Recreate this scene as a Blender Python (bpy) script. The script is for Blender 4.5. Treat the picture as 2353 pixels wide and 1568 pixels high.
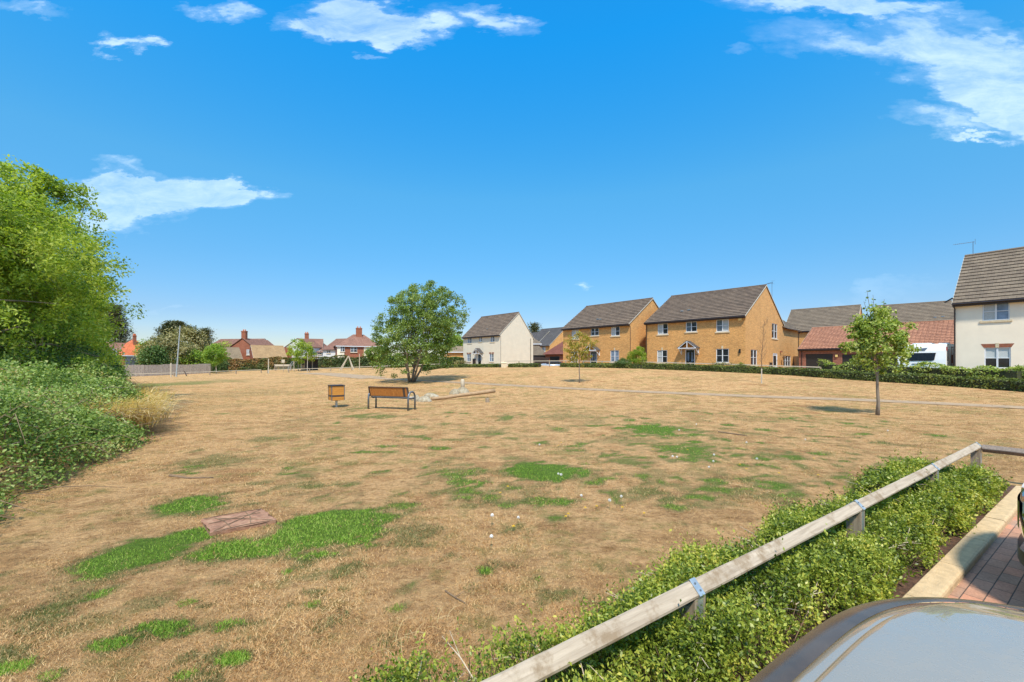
import bpy, math, random
import numpy as np
from mathutils import Vector, Matrix
R = math.radians
F, CX, HY, EYE = 960.0, 1176.5, 833.0, 1.75      # focal length / principal point of the photo in 2353-px units, eye height
# ---------------------------------------------------------------- camera
scn = bpy.context.scene
for o in list(bpy.data.objects): bpy.data.objects.remove(o)
cam_d = bpy.data.cameras.new("camera"); cam = bpy.data.objects.new("camera", cam_d)
scn.collection.objects.link(cam); scn.camera = cam
cam.location = (0, 0, EYE); cam.rotation_euler = (R(90), 0, 0)
cam_d.sensor_width = 36; cam_d.lens = 36 * F / 2353; cam_d.shift_y = (HY - 784) / 2353
cam_d.clip_start = 0.05; cam_d.clip_end = 3000
# ---------------------------------------------------------------- sky
SUN_AZ = Vector((0.04, -1.0)).normalized(); SUN_EL = 57
world = bpy.data.worlds.new("World"); scn.world = world; world.use_nodes = True
nt = world.node_tree; nt.nodes.clear()
class NT:
    def __init__(s, t): s.t = t
    def n(s, typ, **kw):
        nd = s.t.nodes.new(typ)
        for k, v in kw.items():
            if k.startswith('i_'): nd.inputs[k[2:].replace('_', ' ')].default_value = v
            else: setattr(nd, k, v)
        return nd
    def l(s, a, b): s.t.links.new(a, b)
    def math(s, op, a, b=None, c=None, clamp=False):
        nd = s.t.nodes.new('ShaderNodeMath'); nd.operation = op; nd.use_clamp = clamp
        for i, v in enumerate((a, b, c)):
            if v is None: continue
            if isinstance(v, (int, float)): nd.inputs[i].default_value = v
            else: s.l(v, nd.inputs[i])
        return nd.outputs[0]
    def mix(s, fac, a, b, blend='MIX'):
        nd = s.t.nodes.new('ShaderNodeMix'); nd.data_type = 'RGBA'; nd.blend_type = blend
        for sock, v in ((nd.inputs[0], fac), (nd.inputs[6], a), (nd.inputs[7], b)):
            if isinstance(v, (int, float)): sock.default_value = v
            elif isinstance(v, tuple): sock.default_value = v if len(v) == 4 else v + (1,)
            else: s.l(v, sock)
        return nd.outputs[2]
    def noise(s, vec, scale, detail=4, rough=.55, dist=0, out=0):
        nd = s.n('ShaderNodeTexNoise'); nd.inputs['Scale'].default_value = scale
        nd.inputs['Detail'].default_value = detail; nd.inputs['Roughness'].default_value = rough
        nd.inputs['Distortion'].default_value = dist
        if vec is not None: s.l(vec, nd.inputs['Vector'])
        return nd.outputs[out]
    def ramp(s, fac, stops):
        nd = s.n('ShaderNodeValToRGB'); e = nd.color_ramp.elements
        while len(e) < len(stops): e.new(.5)
        for i, (p, c) in enumerate(stops):
            e[i].position = p; e[i].color = c if len(c) == 4 else tuple(c) + (1,)
        s.l(fac, nd.inputs[0]); return nd.outputs[0]
    def ss(s, v, a, b):
        nd = s.n('ShaderNodeMapRange'); nd.interpolation_type = 'SMOOTHSTEP'
        nd.inputs[1].default_value = a; nd.inputs[2].default_value = b; s.l(v, nd.inputs[0]); return nd.outputs[0]
w = NT(nt)
sky = w.n('ShaderNodeTexSky', sky_type='NISHITA'); sky.sun_disc = False
sky.sun_elevation = R(SUN_EL); sky.sun_rotation = math.atan2(SUN_AZ.x, SUN_AZ.y)
sky.air_density = 1.0; sky.dust_density = 0.3; sky.ozone_density = 2.0
tc = w.n('ShaderNodeTexCoord'); sep = w.n('ShaderNodeSeparateXYZ'); w.l(tc.outputs['Generated'], sep.inputs[0])
# clouds: laid out by compass direction; U = x/y, V = z/y to the north of the viewer
yy = w.math('MAXIMUM', sep.outputs[1], 0.02)
U = w.math('DIVIDE', sep.outputs[0], yy); V = w.math('DIVIDE', sep.outputs[2], yy)
cmb = w.n('ShaderNodeCombineXYZ'); w.l(w.math('MULTIPLY', U, 1.0), cmb.inputs[0]); w.l(w.math('MULTIPLY', V, 2.6), cmb.inputs[1])
n1 = w.noise(cmb.outputs[0], 3.2, 10, .66, .9); n2 = w.noise(cmb.outputs[0], 10.0, 8, .65, 1.2)
nn = w.math('ADD', w.math('MULTIPLY', n1, .65), w.math('MULTIPLY', n2, .35))
wn = w.n('ShaderNodeTexNoise'); w.l(cmb.outputs[0], wn.inputs['Vector']); wn.inputs['Scale'].default_value = 5.5; wn.inputs['Detail'].default_value = 7; wn.inputs['Roughness'].default_value = .62
wsep = w.n('ShaderNodeSeparateXYZ'); w.l(wn.outputs['Color'], wsep.inputs[0])
UB = w.math('ADD', U, w.math('MULTIPLY', w.math('SUBTRACT', wsep.outputs[0], .5), .42)); VB = w.math('ADD', V, w.math('MULTIPLY', w.math('SUBTRACT', wsep.outputs[1], .5), .17))
def blob(px, py, rx, ry, slope=0.0, amp=1.0):
    u0, v0 = (px - CX) / F, (HY - py) / F
    du = w.math('SUBTRACT', UB, u0)
    dv = w.math('SUBTRACT', w.math('SUBTRACT', VB, v0), w.math('MULTIPLY', du, slope))
    a = w.math('DIVIDE', du, rx / F); b = w.math('DIVIDE', dv, ry / F)
    d = w.math('ADD', w.math('MULTIPLY', a, a), w.math('MULTIPLY', b, b))
    return w.math('MULTIPLY', w.math('SUBTRACT', 1.0, d, clamp=True), amp)
blobs = [(330, 455, 230, 62, .03, 1.3), (470, 445, 170, 28, -.03, 1.2), (255, 500, 150, 48, .1, .8), (300, 385, 90, 22, -.15, .6), (850, 40, 210, 55, 0, 1.15),
         (880, 75, 130, 30, -.05, .9), (290, 95, 65, 22, .05, .75), (1120, 45, 110, 40, -.25, .7), (520, 25, 80, 25, -.1, .6), (80, 25, 90, 20, -.1, .5),
         (2250, 150, 330, 120, -.35, .95), (2340, 250, 260, 80, -.3, 1.1), (1980, 100, 280, 45, -.1, .6), (1950, 10, 350, 35, -.05, .9),
         (2200, 285, 170, 30, -.1, .6), (2420, 180, 200, 120, 0, .9), (2250, 318, 130, 14, -.05, .75), (1335, 653, 36, 12, 0, .6), (1700, 115, 60, 12, 0, .35),
         (2030, 665, 150, 22, .1, .3), (400, 710, 60, 7, 0, .25), (2400, -200, 700, 130, 0, 1.0), (3250, 250, 900, 620, 0, 1.3), (1300, -250, 700, 110, 0, .7), (840, 133, 50, 9, 0, .4)]  # includes unseen cloud off to the right, added to whiten the bonnet reflection
tot = None
for b_ in blobs:
    m = blob(*b_); tot = m if tot is None else w.math('MAXIMUM', tot, m)
totc = w.math('MULTIPLY', tot, 1.5, clamp=True)
dens = w.math('MULTIPLY', w.math('MINIMUM', w.math('MULTIPLY', tot, 1.3), .74), w.ss(w.math('ADD', nn, w.math('MULTIPLY', w.math('SUBTRACT', totc, 1.0), .50)), .12, .80))
dens = w.math('MAXIMUM', dens, w.math('MULTIPLY', w.math('MULTIPLY', tot, .42), w.ss(n1, .2, .7)))
high = w.math('MULTIPLY', w.ss(V, .92, 1.3), w.math('ADD', .5, w.math('MULTIPLY', w.ss(n1, .35, .65), .45)))  # unseen cloud sheet overhead, added to whiten the bonnet reflection
dens = w.math('MAXIMUM', dens, high)
front = w.ss(sep.outputs[1], 0.02, .12)
n3 = w.noise(tc.outputs['Generated'], 3.0, 6, .6, .4)
back = w.math('MULTIPLY', w.ss(n3, .5, .75), w.math('SUBTRACT', 1.0, front))
cl = w.math('ADD', w.math('MULTIPLY', dens, front), w.math('MULTIPLY', back, .5), clamp=True)
hs = w.n('ShaderNodeHueSaturation'); hs.inputs['Hue'].default_value = .488; hs.inputs['Saturation'].default_value = 1.33; hs.inputs['Value'].default_value = 1.0
w.l(sky.outputs[0], hs.inputs['Color'])
skyc = w.mix(1.0, hs.outputs[0], w.ramp(sep.outputs[2], [(0.0, (.27, .27, .31)), (.10, (.27, .275, .335)), (.22, (.33, .385, .42)), (.36, (.42, .53, .53)), (.61, (.13, .66, .79)), (1.0, (.2, .7, .9))]), 'MULTIPLY')
skyc = w.mix(w.math('MULTIPLY', cl, .95, clamp=True), skyc, (2.65, 3.15, 3.5))
bg = w.n('ShaderNodeBackground'); w.l(skyc, bg.inputs[0]); bg.inputs[1].default_value = 0.15
wo = w.n('ShaderNodeOutputWorld'); w.l(bg.outputs[0], wo.inputs[0])
# ---------------------------------------------------------------- sun, exposure
sd = bpy.data.lights.new("sun", 'SUN'); sd.energy = 2.25; sd.angle = R(5); sd.color = (1, .92, .79)
sun = bpy.data.objects.new("sun", sd); scn.collection.objects.link(sun)
sdir = Vector((SUN_AZ.x * math.cos(R(SUN_EL)), SUN_AZ.y * math.cos(R(SUN_EL)), math.sin(R(SUN_EL))))
sun.rotation_euler = sdir.to_track_quat('Z', 'Y').to_euler(); sun.location = (20, -40, 60)
scn.view_settings.view_transform = 'Standard'; scn.view_settings.look = 'None'
scn.view_settings.exposure = 1.47; scn.view_settings.gamma = 1
scn.render.resolution_x = 1024; scn.render.resolution_y = 682
scn.render.engine = 'CYCLES'
scn.cycles.max_bounces = 6; scn.cycles.transparent_max_bounces = 4

# ================================================================ helpers
C = scn.collection
def ray(px): return (px - CX) / F
def at(px, py, y): return Vector((ray(px) * y, y, EYE + (HY - py) / F * y))
def atZ(px, py, Z): return at(px, py, (EYE - Z) * F / (py - HY))
def s2l(*c): return tuple(((v / 255) / 12.92 if v / 255 <= .04045 else ((v / 255 + .055) / 1.055) ** 2.4) for v in c)
# ---- value noise
_rt = np.random.RandomState(5).rand(256, 256)
def vnoise(x, y, s):
    x = np.asarray(x) * s + 100; y = np.asarray(y) * s + 100
    xi = np.floor(x).astype(int); yi = np.floor(y).astype(int); fx = x - xi; fy = y - yi
    fx = fx * fx * (3 - 2 * fx); fy = fy * fy * (3 - 2 * fy)
    g = lambda a, b: _rt[a % 256, b % 256]
    return (g(xi, yi) * (1 - fx) + g(xi + 1, yi) * fx) * (1 - fy) + (g(xi, yi + 1) * (1 - fx) + g(xi + 1, yi + 1) * fx) * fy
def fbm(x, y, s, o=4):
    r = 0; a = .5; t = 0
    for i in range(o): r = r + a * vnoise(x, y, s * 2 ** i); t += a; a *= .5
    return r / t
# ---- terrain : thin plate spline through surveyed heights
ctl = [(px, y, z) for px, y, z in (
    (2353, 20, .36), (2023, 26, .55), (1825, 31.5, .74), (1712, 33.5, .93), (1480, 40, 1.15), (1300, 47, 1.22), (1100, 54, 1.1), (1000, 58, 1.0),
    (2353, 16, .05), (2000, 18, .05), (1500, 22, .08), (945, 33, .12), (1332, 29, .33), (1750, 25, .42), (2016, 13.5, 0),
    (1100, 70, 1.1), (1600, 42, 1.0), (1850, 45, .75), (1950, 43, .62), (2300, 25, .5), (2400, 30, .55), (1300, 60, 1.2), (1300, 95, 1.0),
    (270, 64, -.5), (480, 72, -.2), (650, 78, .3), (800, 78, .55), (920, 76, .75), (1000, 80, .95), (300, 38, -.1), (600, 40, .0), (750, 45, .1), (100, 45, -.3), (-300, 40, -.2),
    (500, 20, 0), (0, 20, 0), (1200, 15, 0), (1700, 13, 0), (2353, 10, 0), (800, 10, 0), (0, 8, 0), (2800, 8, 0), (2800, 14, .1), (3000, 22, .45),
    (700, 120, .4), (300, 120, -.2), (1300, 140, .9), (2000, 90, .7), (1700, 90, .9))]
pts = np.array([[ray(a) * b, b, c] for a, b, c in ctl] + [[x, y, 0] for x in (-25, -8, 0, 8, 25) for y in (-25, -8, 2)])
def U_(r2): return np.where(r2 > 1e-9, r2 * np.log(np.maximum(r2, 1e-9)), 0)
def _tps():
    n = len(pts); d = ((pts[:, None, :2] - pts[None, :, :2]) ** 2).sum(-1)
    K = U_(d) + np.eye(n) * 60; P = np.c_[np.ones(n), pts[:, :2]]
    A = np.zeros((n + 3, n + 3)); A[:n, :n] = K; A[:n, n:] = P; A[n:, :n] = P.T
    return np.linalg.solve(A, np.r_[pts[:, 2], 0, 0, 0])
_W = _tps()
def Gv(x, y):
    x = np.asarray(x, float); y = np.asarray(y, float); sh = x.shape; x = x.ravel(); y = y.ravel()
    r = np.hypot(x, y); k = np.minimum(1, 115 / np.maximum(r, 1)); xc = x * k; yc = y * k
    out = np.zeros_like(x)
    for a in range(0, len(x), 20000):
        sl = slice(a, a + 20000)
        d = (xc[sl, None] - pts[None, :, 0]) ** 2 + (yc[sl, None] - pts[None, :, 1]) ** 2
        out[sl] = U_(d) @ _W[:-3] + _W[-3] + _W[-2] * xc[sl] + _W[-1] * yc[sl]
    out = np.clip(out, -.7, 1.3)
    t = np.clip((r - 9) / 8, 0, 1); out *= t * t * (3 - 2 * t)
    f = np.clip((r - 115) / 60, 0, 1); f = f * f * (3 - 2 * f)
    return (out * (1 - f) + .6 * f).reshape(sh)
def G(x, y): return float(Gv(np.array([x]), np.array([y]))[0])
def on(px, py):
    ys = np.geomspace(1.2, 160, 900); xs = ray(px) * ys; zs = EYE + (HY - py) / F * ys
    h = Gv(xs, ys) - zs; i = np.argmax(h > 0)
    if not (h > 0).any(): i = len(ys) - 1
    y = ys[i]; return Vector((ray(px) * y, y, G(ray(px) * y, y)))

# ---- materials
def newmat(name):
    m = bpy.data.materials.new(name); m.use_nodes = True; m.node_tree.nodes.clear(); t = NT(m.node_tree)
    out = t.n('ShaderNodeOutputMaterial'); b = t.n('ShaderNodeBsdfPrincipled'); t.l(b.outputs[0], out.inputs[0])
    return m, t, b, out
def plain(name, col, rough=.6, metal=0, noise=.15, scale=8, bump=0, coat=0, spec=.5):
    m, t, b, o = newmat(name); c = t.n('ShaderNodeTexCoord').outputs['Object']
    n = t.noise(c, scale, 5)
    k = tuple(v * (1 - noise * 1.6) for v in col); k2 = tuple(min(1, v * (1 + noise)) for v in col)
    t.l(t.ramp(n, [(.3, k), (.7, k2)]), b.inputs['Base Color'])
    b.inputs['Roughness'].default_value = rough; b.inputs['Metallic'].default_value = metal
    b.inputs['Coat Weight'].default_value = coat; b.inputs['Specular IOR Level'].default_value = spec
    if bump:
        bp = t.n('ShaderNodeBump'); bp.inputs['Strength'].default_value = bump; bp.inputs['Distance'].default_value = .02
        t.l(t.noise(c, scale * 6, 5), bp.inputs['Height']); t.l(bp.outputs[0], b.inputs['Normal'])
    return m
def brick(name, c1, c2, mortar, rowh=.075, bw=.225, msize=.012, bump=.4, vary=.25):
    m, t, b, o = newmat(name); uv = t.n('ShaderNodeUVMap').outputs[0]
    br = t.n('ShaderNodeTexBrick'); t.l(uv, br.inputs['Vector']); br.inputs['Scale'].default_value = 1
    br.inputs['Color1'].default_value = c1 + (1,); br.inputs['Color2'].default_value = c2 + (1,); br.inputs['Mortar'].default_value = mortar + (1,)
    br.inputs['Mortar Size'].default_value = msize; br.inputs['Mortar Smooth'].default_value = .3
    br.inputs['Brick Width'].default_value = bw; br.inputs['Row Height'].default_value = rowh
    n = t.noise(uv, 1.1, 6, .6); n2 = t.noise(uv, 9, 3)
    col = t.mix(1.0, br.outputs[0], t.ramp(n, [(.25, (1 - vary,) * 3), (.75, (1.0 + vary * .4,) * 3)]), 'MULTIPLY')
    col = t.mix(1.0, col, t.ramp(n2, [(.3, (.78,) * 3), (.7, (1.15,) * 3)]), 'MULTIPLY')
    mp = t.n('ShaderNodeMapping'); t.l(uv, mp.inputs[0]); mp.inputs['Scale'].default_value = (.9, .12, 1); st = t.noise(mp.outputs[0], 2.0, 5, .7)
    col = t.mix(1.0, col, t.ramp(st, [(.35, (.93, .92, .91)), (.6, (1.03,) * 3)]), 'MULTIPLY')
    t.l(col, b.inputs['Base Color']); b.inputs['Roughness'].default_value = .85
    bp = t.n('ShaderNodeBump'); bp.inputs['Strength'].default_value = bump; bp.inputs['Distance'].default_value = .01
    t.l(t.math('SUBTRACT', 1.0, br.outputs[1]), bp.inputs['Height']); t.l(bp.outputs[0], b.inputs['Normal'])
    return m
def tiles(name, c1, c2, tw=.3, vary=.3, moss=None):
    m, t, b, o = newmat(name); uv = t.n('ShaderNodeUVMap').outputs[0]
    br = t.n('ShaderNodeTexBrick'); t.l(uv, br.inputs['Vector']); br.inputs['Scale'].default_value = 1
    br.inputs['Color1'].default_value = c1 + (1,); br.inputs['Color2'].default_value = c2 + (1,)
    br.inputs['Mortar'].default_value = tuple(v * .45 for v in c1) + (1,)
    br.inputs['Mortar Size'].default_value = .008; br.inputs['Brick Width'].default_value = tw; br.inputs['Row Height'].default_value = .31
    n = t.noise(uv, .8, 6, .65); n2 = t.noise(uv, 22, 3)
    col = t.mix(1.0, br.outputs[0], t.ramp(n, [(.25, (1 - vary,) * 3), (.75, (1 + vary * .5,) * 3)]), 'MULTIPLY')
    col = t.mix(1.0, col, t.ramp(n2, [(.3, (.8,) * 3), (.7, (1.15,) * 3)]), 'MULTIPLY')
    if moss: col = t.mix(t.ss(t.noise(uv, 5, 5, .7), .58, .72), col, moss)
    t.l(col, b.inputs['Base Color']); b.inputs['Roughness'].default_value = .9
    return m
def woodmat(name, c1, c2, scale=(3, 40, 40), rough=.75, bump=.3, dirt=None):
    m, t, b, o = newmat(name); mp = t.n('ShaderNodeMapping'); t.l(t.n('ShaderNodeTexCoord').outputs['Object'], mp.inputs[0]); mp.inputs['Scale'].default_value = scale
    n = t.noise(mp.outputs[0], 1.0, 6, .65, .4)
    col = t.ramp(n, [(.25, c1), (.75, c2)])
    if dirt: 
        d = t.noise(t.n('ShaderNodeTexCoord').outputs['Object'], 5, 6, .7); col = t.mix(t.ss(d, .5, .66), col, dirt)
    t.l(col, b.inputs['Base Color']); b.inputs['Roughness'].default_value = rough
    bp = t.n('ShaderNodeBump'); bp.inputs['Strength'].default_value = bump; bp.inputs['Distance'].default_value = .006
    t.l(n, bp.inputs['Height']); t.l(bp.outputs[0], b.inputs['Normal'])
    return m
def leafmat(name, stops, transl=.35, nscale=1.2, spread=.35, rough=.5):
    """stops: colours by a per-leaf random value shifted by a slow noise so the crown has light and dark clumps of leaf colour"""
    m, t, b, o = newmat(name)
    at_ = t.n('ShaderNodeAttribute', attribute_name='rnd')
    n = t.noise(t.n('ShaderNodeTexCoord').outputs['Object'], nscale, 3)
    f = t.math('ADD', t.math('MULTIPLY', at_.outputs['Fac'], 1 - spread), t.math('MULTIPLY', t.ss(n, .3, .7), spread))
    k = len(stops) - 1
    col = t.ramp(f, [(.08 + .84 * i / k, s) for i, s in enumerate(stops)])
    t.l(col, b.inputs['Base Color']); b.inputs['Roughness'].default_value = rough; b.inputs['Specular IOR Level'].default_value = .35
    tr = t.n('ShaderNodeBsdfTranslucent'); t.l(t.mix(1.0, col, (1.25, 1.3, .6), 'MULTIPLY'), tr.inputs[0])
    mx = t.n('ShaderNodeMixShader'); mx.inputs[0].default_value = transl
    t.l(b.outputs[0], mx.inputs[1]); t.l(tr.outputs[0], mx.inputs[2]); t.l(mx.outputs[0], o.inputs[0])
    return m

M = {}
M['buff'] = brick('buff_brick', (.70, .34, .095), (.50, .225, .058), (.58, .37, .16), vary=.14)
M['cream'] = plain('cream_render', (.82, .71, .55), .9, noise=.035, scale=1.5, bump=.15)
M['creamw'] = plain('pale_render', (.65, .57, .44), .9, noise=.035, scale=1.5, bump=.15)
M['whiter'] = plain('white_render', (.6, .59, .57), .9, noise=.04, scale=1.5)
M['red'] = brick('red_brick', (.32, .085, .045), (.22, .06, .035), (.36, .25, .18))
M['redold'] = brick('old_red_brick', (.36, .10, .045), (.27, .075, .035), (.3, .14, .08))
M['tile'] = tiles('brown_concrete_tile', (.18, .125, .083), (.12, .082, .055))
M['tileg'] = tiles('grey_brown_concrete_tile', (.20, .15, .10), (.15, .11, .075), moss=(.22, .2, .12))
M['tiled'] = tiles('dark_concrete_tile', (.10, .09, .085), (.08, .072, .07))
M['rtile'] = tiles('red_pantile', (.42, .19, .105), (.28, .12, .068), tw=.3, moss=(.30, .17, .11))
M['rtiled'] = tiles('maroon_tile', (.22, .075, .05), (.18, .06, .042))
M['oldred'] = tiles('weathered_red_tile', (.30, .15, .10), (.23, .11, .075), tw=.2, moss=(.3, .24, .16))
M['orange'] = tiles('orange_clay_tile', (.62, .17, .06), (.52, .13, .045), tw=.2)
M['beige'] = tiles('lichened_beige_tile', (.42, .27, .13), (.36, .22, .10), tw=.2)
M['dull'] = tiles('dull_brown_tile', (.30, .22, .13), (.24, .17, .1), tw=.2)
M['upvc'] = plain('white_plastic', (.66, .67, .68), .35, noise=.02)
M['fascia'] = plain('dark_brown_fascia', (.035, .022, .018), .5, noise=.1)
M['black'] = plain('black_paint', (.012, .013, .013), .3, noise=.1)
M['door'] = plain('black_door_paint', (.01, .014, .013), .25, noise=.05, coat=.3)
M['gdoor'] = plain('dark_garage_door', (.02, .019, .018), .45, noise=.1)
M['pipe'] = plain('dark_plastic_pipe', (.03, .02, .018), .35, noise=.05)
M['stone'] = plain('buff_cast_stone', (.58, .47, .31), .85, noise=.08, scale=6)
M['mortar'] = plain('pale_mortar', (.5, .46, .38), .9, noise=.1)
def glass(name, base, rough=.03, spec=.5):
    m, t, b, o = newmat(name); uv = t.n('ShaderNodeTexCoord').outputs['Object']
    b.inputs['IOR'].default_value = 1.45; n = t.noise(uv, 1.3, 4, .6); t.l(t.ramp(n, [(.35, tuple(v * .6 for v in base)), (.65, tuple(v * 1.4 for v in base))]), b.inputs['Base Color'])
    b.inputs['Roughness'].default_value = rough; b.inputs['Specular IOR Level'].default_value = spec
    bp = t.n('ShaderNodeBump'); bp.inputs['Strength'].default_value = .04; t.l(t.noise(uv, .8, 2), bp.inputs['Height']); t.l(bp.outputs[0], b.inputs['Normal'])
    return m
M['glass'] = glass('window_glass_dark', (.022, .026, .03)); M['glassm'] = glass('window_glass_grey', (.10, .12, .14)); M['glassb'] = glass('window_glass_blue', (.16, .21, .28))
M['curtain'] = plain('net_curtain_behind_glass', (.42, .42, .40), .25, noise=.12, scale=14, coat=.5)
M['blind'] = plain('pale_roller_blind', (.50, .52, .50), .3, noise=.03, coat=.5)
M['galv'] = plain('galvanised_steel', (.50, .55, .57), .42, metal=.75, noise=.15, scale=14)
M['steel'] = plain('blue_grey_steel', (.16, .18, .20), .4, metal=.6, noise=.1)
M['railw'] = woodmat('weathered_pine_rail', (.25, .19, .13), (.50, .41, .30), (2.5, 45, 45), dirt=(.24, .17, .10))
M['railw2'] = woodmat('dark_weathered_rail', (.12, .09, .07), (.26, .2, .15), (2.5, 45, 45))
M['postw'] = woodmat('weathered_post', (.17, .12, .08), (.38, .3, .21), (40, 40, 3))
M['palew'] = woodmat('pale_round_timber', (.36, .29, .2), (.58, .5, .37), (20, 20, 2))
M['fence'] = woodmat('grey_fence_boards', (.24, .195, .16), (.46, .39, .32), (7, 7, .6), dirt=(.2, .15, .12))
M['slat'] = woodmat('orange_stained_hardwood', (.26, .085, .018), (.50, .20, .045), (30, 30, 2.5), rough=.45)
M['slatd'] = woodmat('dark_bare_slat', (.05, .03, .02), (.09, .055, .035), (30, 30, 2.5), rough=.6)
M['slatp'] = woodmat('silvered_hardwood_edge', (.45, .37, .28), (.62, .54, .43), (2, 30, 30))
M['binw'] = woodmat('golden_stained_hardwood', (.40, .15, .02), (.62, .28, .05), (2.5, 2.5, 30), rough=.45)
M['bark'] = woodmat('grey_brown_bark', (.13, .095, .065), (.32, .25, .18), (18, 18, 3), rough=.9, bump=.8)
M['barkp'] = woodmat('pale_silver_bark', (.30, .24, .18), (.62, .55, .45), (14, 14, 4), rough=.85)
M['twig'] = woodmat('thin_brown_twigs', (.10, .06, .035), (.24, .16, .09), (10, 10, 10), rough=.9)
M['twigp'] = woodmat('pale_dead_twigs', (.35, .27, .18), (.58, .48, .34), (10, 10, 10), rough=.9)
M['log'] = woodmat('peeled_log', (.22, .13, .065), (.46, .30, .16), (3, 20, 20), rough=.8)

M['tedge'] = plain('dark_tile_butt_edge', (.035, .026, .02), .95, noise=.3)  # darker colour for the butt faces of the tile courses
M['tedger'] = plain('dark_red_tile_edge', (.12, .035, .02), .95, noise=.3)
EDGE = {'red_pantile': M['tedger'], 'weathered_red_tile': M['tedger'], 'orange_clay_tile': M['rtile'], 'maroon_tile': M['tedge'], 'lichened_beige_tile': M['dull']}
# ---- mesh builder
class MB:
    def __init__(s): s.v = []; s.f = []; s.dark = set()
    def poly(s, *ps):
        b = len(s.v); s.v += [tuple(p) for p in ps]; s.f.append(tuple(range(b, b + len(ps)))); return s
    def corners(s, c):
        b = len(s.v); s.v += [tuple(p) for p in c]
        for f in ((0, 3, 2, 1), (4, 5, 6, 7), (0, 1, 5, 4), (1, 2, 6, 5), (2, 3, 7, 6), (3, 0, 4, 7)): s.f.append(tuple(b + i for i in f))
        return s
    def box(s, x0, x1, y0, y1, z0, z1):
        return s.corners([(x0, y0, z0), (x1, y0, z0), (x1, y1, z0), (x0, y1, z0), (x0, y0, z1), (x1, y0, z1), (x1, y1, z1), (x0, y1, z1)])
    def fbox(s, fr, a0, a1, b0, b1, c0, c1):
        P, Rr, N = fr; Z = Vector((0, 0, 1)); g = lambda a, b, c: P + Rr * a + N * b + Z * c
        return s.corners([g(a0, b1, c0), g(a1, b1, c0), g(a1, b0, c0), g(a0, b0, c0), g(a0, b1, c1), g(a1, b1, c1), g(a1, b0, c1), g(a0, b0, c1)])
    def bar(s, p, q, w_, h_, up=(0, 0, 1)):
        p, q = Vector(p), Vector(q); d = (q - p).normalized(); up = Vector(up)
        if abs(d.dot(up)) > .98: up = Vector((0, 1, 0))
        x = d.cross(up).normalized() * (w_ / 2); u = x.normalized().cross(d).normalized() * (h_ / 2)
        return s.corners([p - x - u, p + x - u, q + x - u, q - x - u, p - x + u, p + x + u, q + x + u, q - x + u])
    def tube(s, pts_, rad, seg=8, caps=True):
        pts_ = [Vector(p) for p in pts_]; n = len(pts_)
        if isinstance(rad, (int, float)): rad = [rad] * n
        rings = []; pu = None
        for i, p in enumerate(pts_):
            d = (pts_[min(i + 1, n - 1)] - pts_[max(i - 1, 0)]).normalized()
            up = pu if pu is not None else (Vector((0, 0, 1)) if abs(d.z) < .9 else Vector((1, 0, 0)))
            x = d.cross(up).normalized(); u = x.cross(d).normalized(); pu = u
            b = len(s.v); rings.append(b)
            for k in range(seg):
                a = 2 * math.pi * k / seg; s.v.append(tuple(p + (x * math.cos(a) + u * math.sin(a)) * rad[i]))
        for i in range(n - 1):
            a, b = rings[i], rings[i + 1]
            for k in range(seg): s.f.append((a + k, a + (k + 1) % seg, b + (k + 1) % seg, b + k))
        if caps:
            s.f.append(tuple(rings[0] + k for k in reversed(range(seg)))); s.f.append(tuple(rings[-1] + k for k in range(seg)))
        return s
    def build(s, name, mat, parent=None, smooth=False, loc=None, rot=None):
        me = bpy.data.meshes.new(name); me.from_pydata(s.v, [], s.f)
        uvl = me.uv_layers.new(name='UVMap'); me.update()
        co = s.v; data = uvl.data
        for p in me.polygons:
            n = p.normal
            if abs(n.z) > .93: uu = Vector((1, 0, 0)); vv = Vector((0, 1, 0))
            else: uu = Vector((-n.y, n.x, 0)).normalized(); vv = n.cross(uu)
            for li in p.loop_indices:
                c = Vector(co[me.loops[li].vertex_index]); data[li].uv = (c.dot(uu), c.dot(vv))
            p.use_smooth = smooth
            if p.index in s.dark: p.material_index = 1
        me.materials.append(mat)
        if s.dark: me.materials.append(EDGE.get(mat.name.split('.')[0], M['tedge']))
        o = bpy.data.objects.new(name, me); C.objects.link(o)
        if parent: o.parent = parent
        if loc is not None: o.location = loc
        if rot is not None: o.rotation_euler = rot
        return o
def tag(o, label, cat, group=None, kind=None):
    o['label'] = label; o['category'] = cat
    if group: o['group'] = group
    if kind: o['kind'] = kind
    return o
def struct(o): o['kind'] = 'structure'; return o
def thing(name, label, cat, loc=(0, 0, 0), rz=0, group=None):
    o = bpy.data.objects.new(name, None); C.objects.link(o); o.location = loc; o.rotation_euler = (0, 0, rz); o.empty_display_size = .2
    return tag(o, label, cat, group)
def npmesh(name, co, faces, mat, parent=None, rnd=None, smooth=False):
    """co (n,3), faces (m,k) arrays"""
    me = bpy.data.meshes.new(name); n = len(co); m, k = faces.shape
    me.vertices.add(n); me.vertices.foreach_set('co', co.astype(np.float32).ravel())
    me.loops.add(m * k); me.loops.foreach_set('vertex_index', faces.astype(np.int32).ravel())
    me.polygons.add(m); me.polygons.foreach_set('loop_start', np.arange(0, m * k, k, dtype=np.int32))
    try: me.polygons.foreach_set('loop_total', np.full(m, k, dtype=np.int32))
    except Exception: pass
    if smooth: me.polygons.foreach_set('use_smooth', np.ones(m, dtype=bool))
    if rnd is not None:
        a = me.attributes.new('rnd', 'FLOAT', 'POINT'); a.data.foreach_set('value', rnd.astype(np.float32))
    me.update(calc_edges=True); me.materials.append(mat)
    o = bpy.data.objects.new(name, me); C.objects.link(o)
    if parent: o.parent = parent
    return o
def norm(a): return a / np.maximum(np.linalg.norm(a, axis=1, keepdims=True), 1e-9)
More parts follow.
